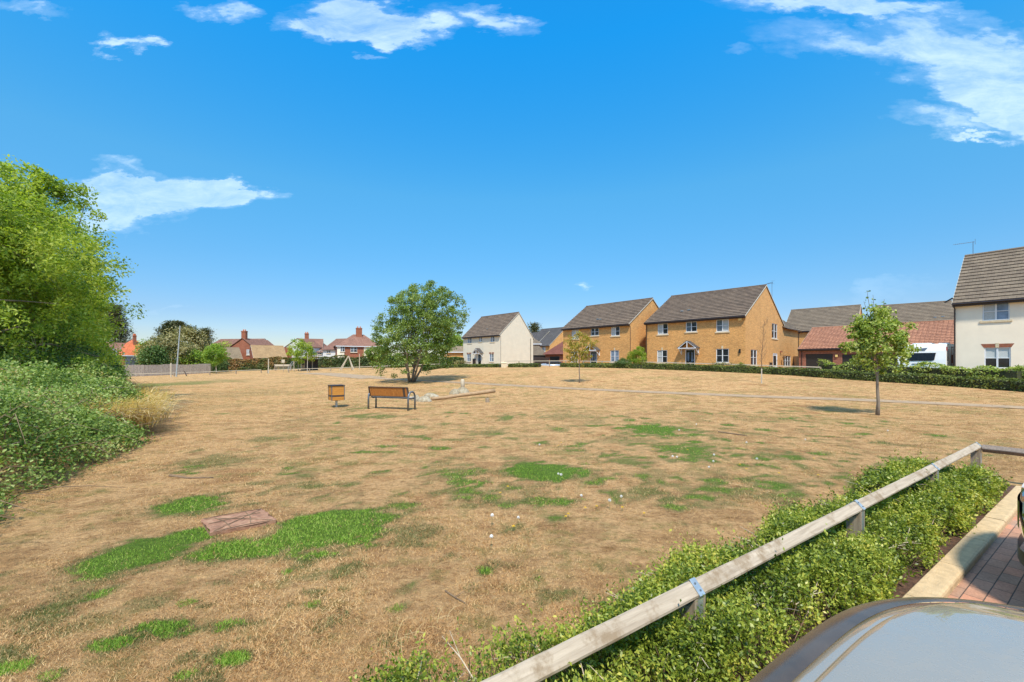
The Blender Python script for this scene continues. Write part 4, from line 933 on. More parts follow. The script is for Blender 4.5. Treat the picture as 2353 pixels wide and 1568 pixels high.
# ridge height and depth: ridge end seen at px 2210
k_ = 3.9; tpy = h.O + h.v * k_; rz = EYE + (HY - 591) / F * tpy.y - h.gz
W7 = [rect(mf, Z7, *q) for q in ((930, 1208, 628, 815), (948, 1218, 1092, 1302))]; W7 = [(a, b_, c, min(d, ef - .26)) for a, b_, c, d in W7]
W7 += [(5.4, 6.6, W7[0][2], W7[0][3]), (5.4, 6.6, W7[1][2], W7[1][3])]
gable(h, 2 * k_, ef, ef, k_, rz, W7, [], wm='cream', rm='tileg')
for i, q in enumerate(W7): window(h.root, FR(h), *q, panes=(('curtain', 'glassb'), ('blind', 'blind'), ('glass',), ('glass',))[i], lintel='redold' if i in (1, 3) else None)
mb = MB(); mb.tube([(-.05, -.3, ef - .2), (.03, -.1, ef - .5), (.03, -.06, 0)], .04, 8); mb.build('downpipe', M['pipe'], h.root)
mb = MB(); mb.box(-.5, -.05, -.1, .0, 0, .08); mb.build('bird_cowl', M['black'], h.root, loc=(0, .05, ef + .2), rot=(0, -.6, 0)); aerial(h, .3, k_ + .2, rz - .2, 1.25, 3.3)
H6 = h
# ---- garages
h = House('garage_block', 'red brick garage block with orange pantiled roof and black doors, behind the small tree', 'garage', (1836, 43), 'L', 378, .62).fit(W=11.8)
mf = h.mapf(FR(h)); ef = mf(1836, 804)[1] + .1; kd = 4.5; tp = h.O + h.v * kd; rz = EYE + (HY - 756) / F * tp.y - h.gz
gd = [rect(mf, Z6, 245, 590, 845, 1060), rect(mf, Z6, 710, 1105, 850, 1060)]; gd = [(a, b_, .0, d) for a, b_, c, d in gd]; g3 = gd[1][1] + .65; gd.append((g3, g3 + 2.25, 0, gd[1][3]))
gable(h, 2 * kd, ef, ef, kd, rz, gd, [], wm='red', rm='rtile', pan=True, oe=.22)
for q in gd:
    mb = MB(); mb.fbox(FR(h), q[0], q[1], -.10, -.06, 0, q[3])
    for i in range(1, 5): z = q[3] * i / 5; mb.fbox(FR(h), q[0], q[1], -.06, -.052, z - .02, z)
    mb.build('garage_door', M['gdoor'], h.root)
small(h, FR(h), Z6, 640, 870, .18, .22, .12, 'wall_lamp', 'alarm'); mb = MB(); mb.tube([(.25, -.05, ef - .2), (.25, -.05, 0)], .035, 8); mb.build('downpipe', M['pipe'], h.root)
# ---- houses behind
def back_house(label, L, Rp, yL, yR, ridge_h, eave_h, half, wm='buff', rm='tileg', gz=.8, name='brick_house', cat='house', oe=.25):
    """ridge ends given as (px) with depths; built as a full gabled house"""
    a = at(L, HY, yL); b_ = at(Rp, HY, yR); u = (b_ - a); u.z = 0; W = u.length; u.normalize(); v = Vector((-u.y, u.x, 0)); O = a - v * half
    hh = House(name, label, cat, (0, 1), 'P', u, gz); hh.c = Vector((O.x, O.y, gz)); hh.fit(W=W)
    gable(hh, 2 * half, EYE + eave_h - gz, EYE + eave_h - gz, half, EYE + ridge_h - gz, [], [], wm=wm, rm=rm, oe=oe); return hh
hb = back_house('brick house behind the garages whose dark roof shows left of the small green tree', 1819, 1977, 61, 55.5, 7.55, 4.3, 4.6)
hb2 = back_house('brick house behind the caravan whose long dark roof runs into the cream house', 2014, 2225, 57.5, 52, 7.7, 4.35, 5.0); vents(hb2, [(.62, .35), (.7, .37)], None)
hb3 = back_house('far brick house with dark twin roof seen between cream house and orange brick house', 1212, 1262, 112, 104, 7.7, 4.3, 4.0, rm='tiled', wm='buff')
hb4 = House('brick_house', 'far orange house whose gable shows behind the maroon roofed garage', 'house', (1263, 98), 'R', 380, 1.0).fit(W=8.5)
mf = hb4.mapf(FR(hb4)); wq = rect(mf, Z3, 1118, 1163, 665, 735); gable(hb4, 11, mf(1263, 793)[1], mf(1263, 793)[1], 5.5, mf(1263, 793)[1] + 4.4, [wq], [], rm='tiled'); window(hb4.root, FR(hb4), *wq, panes=('glassm', 'curtain'))
hg = House('garage', 'small garage with maroon hipped roof and black open doorway between the far houses', 'garage', (1253, 80), 'L', 60, 1.1).fit(W=8)
mf = hg.mapf(FR(hg)); e_ = mf(1260, 815)[1]; gq = rect(mf, Z3, 1215, 1338, 798, 890); gq = (gq[0], gq[1], 0, gq[3]); mb = MB(); wall(mb, FR(hg), hg.W, e_, [gq]); mb.box(0.01, hg.W, .12, 6, -.3, e_); mb.build('wall', M['redold'], hg.root)
mb = MB(); mb.fbox(FR(hg), gq[0], gq[1], -.1, -.06, 0, gq[3]); mb.build('garage_door', M['black'], hg.root)  # black sheet paints the shade inside the open doorway
mb = MB(); slope(mb, (-.4, -.4, e_), (hg.W + .3, -.4, e_), (4.0, 4.5, e_ + 4.1), (hg.W + .3, 4.5, e_ + 4.1)); slope(mb, (-.4, 9, e_), (-.4, -.4, e_), (4.0, 4.51, e_ + 4.1), (3.99, 4.5, e_ + 4.1)); mb.build('roof', M['rtiled'], hg.root)
# ---- hipped / older houses at the left back
def hip(label, pl, pr, y, yr, eave_py, ridge_py, rl, rr_, D, wm, rm, gz, name='brick_house', cat='house', vp=None, oe=.35):
    a = at(pl, HY, y); b_ = at(pr, HY, yr); u = b_ - a; u.z = 0; W = u.length; u.normalize(); hh = House(name, label, cat, (0, 1), 'P', u, gz); hh.c = Vector((a.x, a.y, gz)); hh.fit(W=W)
    ym = (y + yr) / 2; e_ = EYE + (HY - eave_py) / F * ym - gz; v = hh.v; rz_ = EYE + (HY - ridge_py) / F * (ym + D / 2 * v.y) - gz
    mb = MB(); mb.box(0, W, 0, D, -.5, e_); mb.build('wall', M[wm], hh.root)
    V = Vector; r0, r1 = V((W * rl, D / 2, rz_)), V((W * rr_, D / 2, rz_)); c = [V((-oe, -oe, e_)), V((W + oe, -oe, e_)), V((W + oe, D + oe, e_)), V((-oe, D + oe, e_))]
    mb = MB(); slope(mb, c[0], c[1], r0, r1, .3, .02); slope(mb, c[1], c[2], r1, r1 + V((0, .001, 0)), .3, .02); slope(mb, c[2], c[3], r1, r0, .3, .02); slope(mb, c[3], c[0], r0 + V((0, .001, 0)), r0, .3, .02); rf = mb.build('roof', M[rm], hh.root)
    mb = MB(); mb.box(-oe, W + oe, -oe - .02, -oe + .02, e_ - .18, e_ - .02); mb.build('fascia', M['upvc'], hh.root); hh.e, hh.rz, hh.D = e_, rz_, D
    return hh
def chimney(h, x, y, z, w_=.8, d_=.5, hgt=1.6, mat='redold'):
    mb = MB(); mb.box(-w_ / 2, w_ / 2, -d_ / 2, d_ / 2, -1.2, hgt); mb.box(-w_ / 2 - .06, w_ / 2 + .06, -d_ / 2 - .06, d_ / 2 + .06, hgt - .25, hgt - .1); c = mb.build('chimney', M[mat], h.root, loc=(x, y, z))
    for k in (-.22, .22): mb = MB(); mb.tube([(k * w_, 0, hgt), (k * w_, 0, hgt + .35)], [.13, .10], 10); mb.build('chimney_pot', M['orange'], c)
hb5 = hip('small red brick building with hipped tiled roof just showing behind the cream gable', 1195, 1241, 84, 84, 790, 768, .3, .42, 6, 'redold', 'tileg', 1.0)
mb = MB(); slope(mb, (hb5.W - 4, -3.2, 2.1), (hb5.W + 1.3, -3.2, 2.1), (hb5.W - 4, -.01, 4.2), (hb5.W - .3, -.01, 4.2)); mb.build('lean_to_roof', M['tileg'], hb5.root); mb = MB(); mb.box(hb5.W - 4, hb5.W + 1, -3, -.01, -.3, 2.15); mb.build('lean_to', M['fascia'], hb5.root)
h = hip('distant semi detached house, half brick and half cream, with hipped red roof and central chimney', 775, 872, 92, 96, 795.5, 769, .42, .68, 9, 'redold', 'oldred', .6)
mp_ = h.mapf(FR(h))
mb = MB(); mb.box(h.W * .62, h.W + .03, -.03, .3, -.4, h.e - .2); mb.build('rendered_half', M['cream'], h.root); mb = MB(); mb.box(-.03, h.W * .16, -.04, .2, -.4, h.e - .2); mb.build('rendered_end', M['cream'], h.root)
for x0, x1, y0, y1 in ((812, 860, 438, 498), (925, 997, 448, 505), (1105, 1135, 462, 500)): q = rect(mp_, Z2, x0, x1, y0, y1); window(h.root, (Vector((0, -.12, 0)), X1, -Y1), *q, panes=('glassm', 'glass'))
chimney(h, h.W * .55, h.D / 2 - .8, h.rz, 1.3, .7, 1.5)
for lab, pl, pr, yl, yr, ep, rp, chx in (('left of two distant white rendered houses under red tiled roofs, gable end to the left', 685, 741, 98, 100, 808, 780, .3), ('right of two distant white rendered houses under red tiled roofs, joined to the brick one', 742, 785, 99, 97, 803, 780, None)):
    h = House('rendered_house', lab, 'house', (0, 1), 'P', (at(pr, HY, yr) - at(pl, HY, yl)).normalized(), .5); h.c = at(pl, HY, yl); h.c.z = .5; h.fit(W=(at(pr, HY, yr) - at(pl, HY, yl)).length)
    e_ = EYE + (HY - ep) / F * 98 - .5; gable(h, 8.5, e_, e_, 4.2, EYE + (HY - rp) / F * 102.5 - .5, [], [], wm='whiter', rm='oldred', dark='upvc')
    mp_ = h.mapf(FR(h))
    if chx:
        chimney(h, h.W * chx, 4.2, h.r0.z, .9, .6, 1.4); q = rect(mp_, Z2, 565, 605, 485, 528)
    else: q = rect(mp_, Z2, 665, 705, 472, 515)
    window(h.root, (Vector((0, -.1, 0)), X1, -Y1), *q, panes=('glassm', 'glass'))
# white gable end facing us left of them
h = House('rendered_house', 'distant white gable end with brick chimney breast, left of the white pair', 'house', (0, 1), 'P', Vector((.97, -.24, 0)).normalized(), .5); h.c = at(655, HY, 99); h.c.z = .5; h.fit(W=7)
mb = MB(); W = h.W; e_ = EYE + (HY - 799) / F * 99 - .5; a_ = EYE + (HY - 779) / F * 99 - .5
mb.poly((0, 0, -.4), (W, 0, -.4), (W, 0, e_), (W * .5, 0, a_), (0, 0, e_)); mb.box(0.02, W - .02, .02, 7, -.4, e_); mb.build('wall', M['whiter'], h.root)
mb = MB(); slope(mb, (-.2, 7, e_), (-.2, -.15, e_), (W / 2, 7, a_ + .1), (W / 2, -.15, a_ + .1)); slope(mb, (W + .2, -.15, e_), (W + .2, 7, e_), (W / 2, -.15, a_ + .1), (W / 2, 7, a_ + .1)); mb.build('roof', M['oldred'], h.root)
mb = MB(); mb.box(.1, 1.9, -1.2, -.02, -.4, e_ + .0); mb.build('chimney_breast', M['redold'], h.root)
# brick gable house with chimney
h = House('brick_house', 'distant red brick gable end with chimney on its peak between low tan roofs', 'house', (0, 1), 'P', Vector((1, -.05, 0)).normalized(), .3); pa = at(Z1(1605, 0)[0] - 8, HY, 96); h.c = pa; h.c.z = .3; h.fit(W=(at(Z1(1890, 0)[0], HY, 96) - pa).length + 1)
W = h.W; e_ = EYE + (HY - Z1(0, 420)[1] - 4) / F * 96 - .3; a_ = EYE + (HY - Z1(0, 350)[1]) / F * 96 - .3
mb = MB(); mb.poly((0, 0, -.4), (W, 0, -.4), (W, 0, e_ - .6), (W * .62, 0, a_), (0, 0, e_ - 1.6)); mb.box(.02, W - .02, .02, 9, -.4, e_ - 1.7); mb.build('wall', M['redold'], h.root)
mb = MB(); slope(mb, (-.3, 9, e_ - 1.6), (-.3, -.2, e_ - 1.6), (W * .62, 9, a_ + .05), (W * .62, -.2, a_ + .05)); slope(mb, (W + .3, -.2, e_ - .7), (W + .3, 9, e_ - .7), (W * .62, -.2, a_ + .05), (W * .62, 9, a_ + .05)); mb.build('roof', M['oldred'], h.root)
chimney(h, W * .62, .6, a_, 1.0, .7, 1.7); mp_ = h.mapf(FR(h))
for x0, x1 in ((1838, 1876), (1742, 1764)): q = rect(mp_, Z1, x0, x1, 475, 535); window(h.root, (Vector((0, -.1, 0)), X1, -Y1), *q, panes=('curtain',))
h = back_house('distant house with long faded red roof behind the brick gable end', Z1(1550, 0)[0], Z1(2040, 0)[0], 112, 110, 6.1, 3.6, 5, wm='redold', rm='oldred', gz=.3)
def low_roof(label, x0, x1, yt, yb, y, rm, half=4, gz=.3):
    (pl, t_), (pr, b_) = Z1(x0, yt), Z1(x1, yb); return back_house(label, pl, pr, y + half, y + half + (pr - pl) * .055, (HY - t_) / F * (y + half), (HY - b_) / F * y, half, wm='redold', rm=rm, gz=gz, name='bungalow', cat='bungalow')
low_roof('low bungalow with lichened tan roof, widest of the tan roofs above the hedge', 1885, 2240, 432, 562, 90, 'beige')
low_roof('low bungalow with dull brown roof left of the red brick gable end', 1600, 1750, 455, 575, 88, 'dull')
low_roof('low bungalow with brown roof between the far trees and the young green tree', 1290, 1420, 440, 560, 90, 'dull')
# orange roofed bungalow
h = hip('bungalow with bright orange pyramid roof beyond the grey board fence', 284, 352, 84, 88, 817, 779, .62, .66, 10, 'redold', 'orange', -.2, name='bungalow', cat='bungalow')
chimney(h, h.W * .55, 3.2, h.rz - 1.0, .5, .5, 1.7); mb = MB(); mb.box(.2, h.W * .5, -.5, -.02, .9, h.e - .2); mb.build('bay_window', M['glassm'], h.root)
mb = MB(); slope(mb, (-3.2, 3, h.e + .2), (h.W * .4, 3, h.e + .2), (-3.2, 6.5, h.e + 2.7), (h.W * .4, 6.5, h.e + 2.7)); mb.box(-3, 1, 3.3, 8, -.4, h.e); mb.build('side_roof', M['oldred'], h.root)
# brick garage with hipped grey roof left of cream house
h = hip('small orange brick garage with hipped grey roof left of the cream gabled house', 1019, 1085, 76, 76, 808.5, 796, .35, .6, 6, 'buff', 'dull', 1.0, name='garage', cat='garage')

# ---- caravan
M['cglass'] = plain('smoked_acrylic_window', (.012, .012, .014), .16, noise=.3, spec=.35); M['gel'] = plain('white_caravan_shell', (.80, .79, .76), .6, noise=.02)
def caravan():
    cr = at(Z6(2035, 0)[0], HY, 26.7); u = Vector((.60, -.80, 0)).normalized(); W = 2.3; gz = .5; O = cr - u * W; v = Vector((-u.y, u.x, 0))
    th = thing('caravan', 'white touring caravan parked between the garages and the right hand cream house', 'caravan', (O.x, O.y, gz), math.atan2(u.y, u.x))
    top = EYE + (HY - Z6(0, 712)[1]) / F * 26.6 - gz; L = 4.7
    prof = [(0, .45), (-.03, 1.0), (-.01, 1.4), (.05, 2.0), (.12, top - .12), (.24, top), (L - .3, top + .05), (L, top - .3), (L + .05, .8), (L, .45)]
    mb = MB()
    for (a, c), (a2, c2) in zip(prof[:-1], prof[1:]): mb.poly((0, a, c), (W, a, c), (W, a2, c2), (0, a2, c2))
    mb.poly(*[(W, a, c) for a, c in prof]); mb.poly(*[(0, a, c) for a, c in reversed(prof)]); mb.poly((0, L, .45), (W, L, .45), (W, 0, .45), (0, 0, .45)); mb.build('body', M['gel'], th)
    fr = (Vector((0, 0, 0)), X1, -Y1); fx = lambda zx: W + (zx - 2035) * .00415
    cz = lambda zy: EYE + (HY - Z6(0, zy)[1]) / F * 26.6 - gz
    b = MB(); z0, z1 = cz(932), cz(828); x0, x1 = fx(1600), fx(1922)
    def py(z): return next(a + (a2 - a) * (z - c) / (c2 - c) for (a, c), (a2, c2) in zip(prof[:-1], prof[1:]) if c <= z <= c2)
    q = [(x0 - .03, z1), (x1 + .02, z1), (x1 - .05, z0 + .06), (x1 - .14, z0), (x0 + .1, z0), (x0 + .01, z0 + .06)][::-1]
    b.poly(*[(x, py(z) - .03, z) for x, z in q]); 
    for i in range(6): (xa, za), (xb, zb) = q[i], q[(i + 1) % 6]; b.poly((xa, py(za) - .03, za), (xb, py(zb) - .03, zb), (xb, py(zb) + .02, zb), (xa, py(za) + .02, za))
    b.build('window', M['cglass'], th)
    b = MB(); z = cz(972); b.fbox(fr, fx(1655), fx(1845), -py(z) + .0, -py(z) + .04, z - .015, z + .015); b.fbox(fr, fx(1740), fx(1762), -py(z), -py(z) + .03, z - .14, z - .05); b.build('handle', M['steel'], th)
    b = MB(); z = cz(785); y_ = py(z) - .02; b.poly(*[(x, y_ + (zz - z) * .2, zz) for x, zz in ((fx(1700), z - .06), (fx(1800), z - .08), (fx(1832), z + .12), (fx(1690), z + .06))]); b.build('logo', M['steel'], th)
    b = MB(); z = cz(1005); rr = random.Random(2)
    for i in range(10):
        x = fx(1672 + i * 16); b.fbox(fr, x, x + .015, -py(z), -py(z) + .008, z - .05, z + .04); b.fbox(fr, x + .02, x + .055, -py(z), -py(z) + .008, z - (.05 if i % 2 else -.02), z - (.035 if i % 2 else -.035))
    b.build('lettering', M['galv'], th)
    b = MB(); b.box(.65, 1.55, .55, 2.0, top, top + .09); b.box(1.9, 2.35, .6, 1.2, top, top + .07); b.build('roof_light', M['upvc'], th)
    sr = (Vector((W, 0, 0)), Y1, X1); b = MB(); b.fbox(sr, .45, 1.15, 0, .03, 1.35, 2.1); b.build('side_window', M['glass'], th)
    b = MB()
    for q in ((2.0, 2.05, .55, 2.3), (2.75, 2.8, .55, 2.3), (2.05, 2.75, 2.25, 2.3)): b.fbox(sr, q[0], q[1], 0, .02, q[2], q[3])
    b.fbox(sr, 2.15, 2.6, 0, .025, 1.2, 1.75); b.build('side_door_trim', M['redold'], th)
    b = MB(); b.fbox(sr, .1, .16, 0, .06, top - .45, top - .2); b.build('marker_light', M['rearlamp'], th)
    for y_ in (2.9,):
        for x in (.12, W - .12): b = MB(); b.tube([(x - .1, y_, .33), (x + .1, y_, .33)], .33, 20); b.build('wheel', M['rubber'], th)
    b = MB(); b.bar((W / 2, -1.3, .42), (W / 2, .1, .42), .12, .1); b.tube([(W / 2, -1.1, .5), (W / 2, -1.1, 0)], .04, 8); b.build('hitch', M['galv'], th)
caravan()
# ================================================================ vegetation
def lm(n, st, **k): M[n] = leafmat(n, st, **k)
lm('ash_leaf', [(.08, .15, .018), (.16, .27, .03), (.27, .38, .05), (.42, .50, .10)], transl=.5, nscale=.5, spread=.45)
lm('ash_leaf_yellowish', [(.10, .17, .02), (.22, .32, .035), (.38, .46, .06), (.52, .56, .12)], transl=.5, nscale=.5, spread=.45)
lm('dark_shrub_leaf', [(.025, .055, .012), (.055, .11, .02), (.11, .18, .04), (.22, .30, .10)], transl=.3, nscale=.6)
lm('bramble_leaf', [(.06, .11, .022), (.14, .22, .04), (.23, .32, .07), (.38, .45, .16), (.40, .26, .12)], transl=.35, nscale=.9, spread=.5, rough=.75)
lm('alder_leaf', [(.06, .105, .022), (.13, .20, .034), (.22, .30, .055), (.38, .44, .15)], transl=.42, nscale=.5)
lm('small_tree_leaf', [(.10, .16, .022), (.22, .30, .04), (.36, .42, .09), (.60, .60, .24)], transl=.4, nscale=1.0)
lm('autumn_leaf', [(.16, .15, .02), (.28, .27, .04), (.40, .33, .06), (.46, .26, .07)], transl=.4, nscale=1.0)
lm('conifer_needles', [(.035, .05, .02), (.07, .085, .03), (.12, .12, .045), (.18, .15, .06)], transl=.15, nscale=.25, spread=.5)
lm('tan_shrub_leaf', [(.09, .10, .03), (.19, .18, .06), (.30, .26, .10), (.40, .34, .17)], transl=.25, nscale=.4, spread=.5)
lm('hedge_leaf', [(.04, .06, .012), (.09, .12, .022), (.16, .19, .035), (.28, .28, .06)], transl=.3, nscale=.7, spread=.5)
lm('beech_hedge_leaf', [(.03, .06, .015), (.06, .10, .02), (.12, .14, .03), (.25, .16, .045), (.32, .15, .05)], transl=.2, nscale=.22, spread=.62)
lm('lime_leaf', [(.12, .20, .02), (.26, .36, .03), (.40, .48, .06)], transl=.45, nscale=.8)
lm('straw_blade', [(.42, .29, .12), (.64, .47, .22), (.80, .66, .38)], transl=.3, nscale=1)
lm('rose_leaf', [(.05, .09, .02), (.12, .15, .04), (.25, .2, .08)], transl=.3, nscale=1)

def tree(name, label, cat, base, H, crown_c, crown_r, K, per, cr, ls, lmat, bark, seed, r0=.1, group=None, stems=1, spread=.3, inner=.35, amp=.3, fork=.35, flat=.75, cut=-1.0, lean=(0, 0), nb=16, extra=None, bias=None, aspect=.55, droop=False, up=.35):
    rng = np.random.RandomState(seed); rr = random.Random(seed); th = thing(name, label, cat, base, 0, group)
    cl, d = crown_clumps(crown_c, crown_r, K, rng, inner, amp, cut)
    if extra is not None: cl = np.r_[cl, np.array(extra)]
    mb = MB(); tops = cl[rng.choice(len(cl), min(nb, len(cl)), replace=False)]
    for i in range(stems):
        a = 2 * math.pi * i / max(stems, 1) + .4; b_ = (0, 0, -.1) if stems == 1 else (math.cos(a) * r0 * 1.6, math.sin(a) * r0 * 1.6, -.1)
        tp = Vector(crown_c) + Vector((math.cos(a) * spread * (stems > 1) + lean[0], math.sin(a) * spread * (stems > 1) + lean[1], crown_r[2] * .45))
        B = Vector(b_); n = 7; P = []
        for k in range(n):
            f = k / (n - 1); q = B.lerp(tp, f) + Vector((rr.uniform(-1, 1), rr.uniform(-1, 1), 0)) * r0 * .6 * (0 < k < n - 1)
            if stems > 1: o_ = Vector((math.cos(a), math.sin(a), 0)) * spread * .8 * math.sin(math.pi * min(f * 1.1, 1)); q += o_
            P.append(q)
        rad = [r0 * (1.25 if k == 0 else 1) * (1 - .8 * k / (n - 1)) for k in range(n)]; mb.tube(P, rad, 9)
        mine = [t_ for j, t_ in enumerate(tops) if j % stems == i]
        limbs(mb, P[0], mine, r0, rr, start=(fork, .92), top=tp)
    mb.build('trunk', M[bark], th, True)
    P = clump_leaves(cl, per, cr, rng, flat)
    b_ = norm(P - np.array(crown_c)) * .5
    leaves('crown', P, ls, M[lmat], th, rng, bias=b_, aspect=aspect, up=up, elong=(np.tile((0, 0, -1.), (len(P), 1)) if droop else None)); return th
gb = lambda px, py: on(px, py)
# multi stemmed tree in the middle of the green
B = gb(945, 879); s = B.y / F; H = 217 * s
tree('multi_stem_tree', 'bushy multi stemmed green tree standing alone on the green behind the bench', 'tree', B, H, (.72, 0, H * .585), (H * .375, H * .38, H * .40), 520, 80, .44, .15, 'alder_leaf', 'bark', 5, r0=.085, stems=5, spread=.7, amp=.5, inner=.25, fork=.15, nb=60, cut=-.85,
     extra=[(-H * .38, 0, H * .35), (-H * .40, .2, H * .45), (-H * .30, 0, H * .27), (H * .40, 0, H * .5), (H * .36, .3, H * .38), (-H * .22, 0, H * .86), (H * .2, 0, H * .9), (0, 0, H * .95), (-H * .36, 0, H * .62)])
# right hand small tree
B = gb(2016, 955); s = B.y / F; H = (955 - 690) * s
rng_ = np.random.RandomState(3)
ex = [((px - 2016) * s, rng_.uniform(-.3, .3), (955 - py) * s) for px, py in ((2095, 800), (2085, 812), (2070, 820), (2100, 805), (1950, 795), (1958, 805), (1945, 790), (2060, 838), (2045, 850), (2075, 830), (2050, 800), (1965, 770), (1980, 745), (2062, 770), (2030, 855), (1975, 820))]
th = tree('small_tree', 'small round headed green and yellow tree on a slim trunk, before the caravan', 'tree', B, H, (.02, 0, (955 - 782) * s), (54 * s, 52 * s, 74 * s), 115, 58, .20, .085, 'small_tree_leaf', 'bark', 11, r0=.055, amp=.2, inner=.25, fork=.42, nb=24, extra=ex, aspect=.8, up=.1)
mb = MB(); P = []; r9 = np.random.RandomState(4)
for px, py, n_ in ((1992, 680, 14), (2006, 690, 8), (2032, 700, 12), (1985, 705, 8)):
    x0 = (px - 2016) * s; z1 = (955 - py + 12) * s; mb.tube([(x0 * .5, 0, (955 - 745) * s), (x0, 0, z1)], [.012, .004], 5, False)
    for k in range(n_): f = r9.rand(); P.append((x0 * (.6 + .4 * f) + r9.normal() * .05, r9.normal() * .05, (955 - 745) * s * (1 - f) + z1 * f))
mb.build('top_shoots', M['twig'], th); leaves('shoot_leaves', np.array(P), .085, M['dark_shrub_leaf'], th, r9, aspect=.8)
# sapling before the second house, half turned
B = gb(1332, 880); s = B.y / F
tree('sapling', 'thin sapling with sparse yellowing leaves in front of the middle brick house', 'tree', B, 115 * s, (-.05, 0, 78 * s), (34 * s, 32 * s, 36 * s), 75, 34, .26, .11, 'autumn_leaf', 'bark', 21, r0=.045, amp=.3, inner=.3, fork=.45, nb=16, aspect=.7,
     extra=[(30 * s, 0, 90 * s), (38 * s, 0, 95 * s), (-34 * s, 0, 75 * s), (0, 0, 112 * s), (5 * s, 0, 105 * s), (25 * s, 0, 60 * s)])
# bare dead sapling with a pale lower stem
B = gb(1750, 882); s = B.y / F; th = thing('bare_sapling', 'leafless dead sapling with pale lower stem in front of the big brick gable', 'tree', B); mb = MB(); rr = random.Random(5)
mb.tube([(0, 0, -.05), (0, 0, 34 * s)], [.035, .032], 8); mb.build('trunk', M['barkp'], th); mb = MB(); mb.tube([(0, 0, 34 * s), (.02, 0, 70 * s), (.08, 0, 100 * s), (.18, 0, 142 * s)], [.024, .016, .010, .003], 6)
for i in range(34):
    f = rr.uniform(.28, .95); z0 = 142 * s * f; a = rr.uniform(0, 6.28); L = rr.uniform(.25, .9) * (1.25 - f * .7); q = Vector((.18 * f * f, 0, z0)); e = q + Vector((math.cos(a) * L * .55, math.sin(a) * L * .55, L))
    mb.tube([q, q.lerp(e, .5) + Vector((math.cos(a), math.sin(a), 0)) * .05, e], [.006, .004, .0015], 4, False)
    for k in range(3): u_ = rr.uniform(.3, .9); q2 = q.lerp(e, u_); mb.tube([q2, q2 + Vector((rr.uniform(-.18, .18), rr.uniform(-.18, .18), rr.uniform(.1, .3)))], [.004, .0015], 3, False)
mb.build('branches', M['twig'], th)
# young trees by the playground and further saplings
for lab, px, pyb, pyt, w_, mt, sd in (('young round green tree before the grey board fence end', 497, 856, 790, 27, 'ash_leaf', 31), ('young pale green tree beside the play shelter', 692, 850, 779, 30, 'ash_leaf_yellowish', 32),
                                  ('young dark green tree left of the multi stemmed tree', 866, 845, 793, 26, 'alder_leaf', 33)):
    B = at(px, pyb, 70); B.z = G(B.x, B.y); s = 70 / F; h_ = (pyb - pyt) * s
    tree('young_tree', lab, 'tree', B, h_, (0, 0, h_ * .64), (w_ * s, w_ * s, h_ * .38), 110, 50, .55, .22, mt, 'barkp', sd, r0=.07, fork=.4, amp=.2, nb=8)
for px in (1025, 1010, 706):
    B = at(px, 850, 62); B.z = G(B.x, B.y); mb = MB(); mb.tube([(0, 0, -.1), (.03, 0, 1.5), (.1, 0, 3.0)], [.05, .04, .015], 6); mb.tube([(.03, 0, 1.8), (.5, 0, 2.6)], [.02, .008], 5)
    tag(mb.build('bare_tree', M['barkp'], loc=B), {1025: 'pale bare young trunk right of the multi stemmed tree', 1010: 'pale bare trunk just right of the multi stemmed tree, left of its twin', 706: 'thin bare young tree beside the play shelter'}[px], 'tree')

# big trees of the left boundary, each with crown and trunk
def big(label, px, pyb, y, pyt, w_, lmat, seed, K=230, per=120, cr=.75, ls=.10, low=.12, amp=.35, aspect=.36, cat='tree', name='ash_tree', depth=1.0, inner=.5):
    x = ray(px) * y; g = G(x, y); s = y / F; h_ = EYE + (HY - pyt) * s - g
    return tree(name, label, cat, Vector((x, y, g)), h_, (0, 0, h_ * (.5 + low / 2)), (w_ * s, w_ * s * depth, h_ * (.5 - low / 2)), K, per, cr, ls, lmat, 'bark', seed, r0=.16, amp=amp, inner=inner, fork=.2, nb=26, aspect=max(aspect, .42), flat=.8)
big('tall light green ash tree at the left edge, highest of the boundary trees', -95, 900, 13.0, 235, 250, 'ash_leaf_yellowish', 41, 560, 140, .48, .12, amp=.5, inner=.4)
big('light green ash tree second from the left edge, its feathery twigs against the cloud', 62, 900, 16.0, 345, 96, 'ash_leaf_yellowish', 42, 300, 130, .5, .15, amp=.4, inner=.35)
big('ash tree with darker green crown third along the left boundary', 62, 880, 20.0, 470, 108, 'ash_leaf', 43, 420, 130, .62, .13, amp=.4)
big('ash tree fourth along the left boundary, rounded top below its taller neighbours', 122, 870, 26.0, 600, 78, 'ash_leaf_yellowish', 44, 330, 120, .68, .16, amp=.35)
big('bushy ash tree at the far end of the left boundary, beside the dark pine', 180, 868, 33.0, 680, 52, 'ash_leaf', 45, 220, 120, .9, .2, low=.0, amp=.25)
def shrub(label, px, y, pyt, w_, lmat, seed, K=70, per=90, cr=.45, ls=.08, name='shrub', aspect=.6, cat='shrub', depth=1, amp=.3):
    x = ray(px) * y; g = G(x, y); s = y / F; h_ = EYE + (HY - pyt) * s - g; rng = np.random.RandomState(seed); th = thing(name, label, cat, (x, y, g))
    cl, d = crown_clumps((0, 0, h_ * .45), (w_ * s, w_ * s * depth, h_ * .52), K, rng, .45, amp, -.6); cl[:, 2] = np.maximum(cl[:, 2], .1)
    mb = MB(); rr = random.Random(seed)
    for c in cl[:14]: mb.tube([(rr.uniform(-.15, .15), rr.uniform(-.15, .15), -.05), (c[0] * .4, c[1] * .4, c[2] * .55), tuple(c)], [.03, .02, .008], 5, False)
    mb.build('stems', M['twig'], th); P = clump_leaves(cl, per, cr * 1.0, rng, .8); P[:, 2] = np.maximum(P[:, 2], .02); leaves('foliage', P, ls, M[lmat], th, rng, aspect=aspect, bias=norm(P) * .5); return th
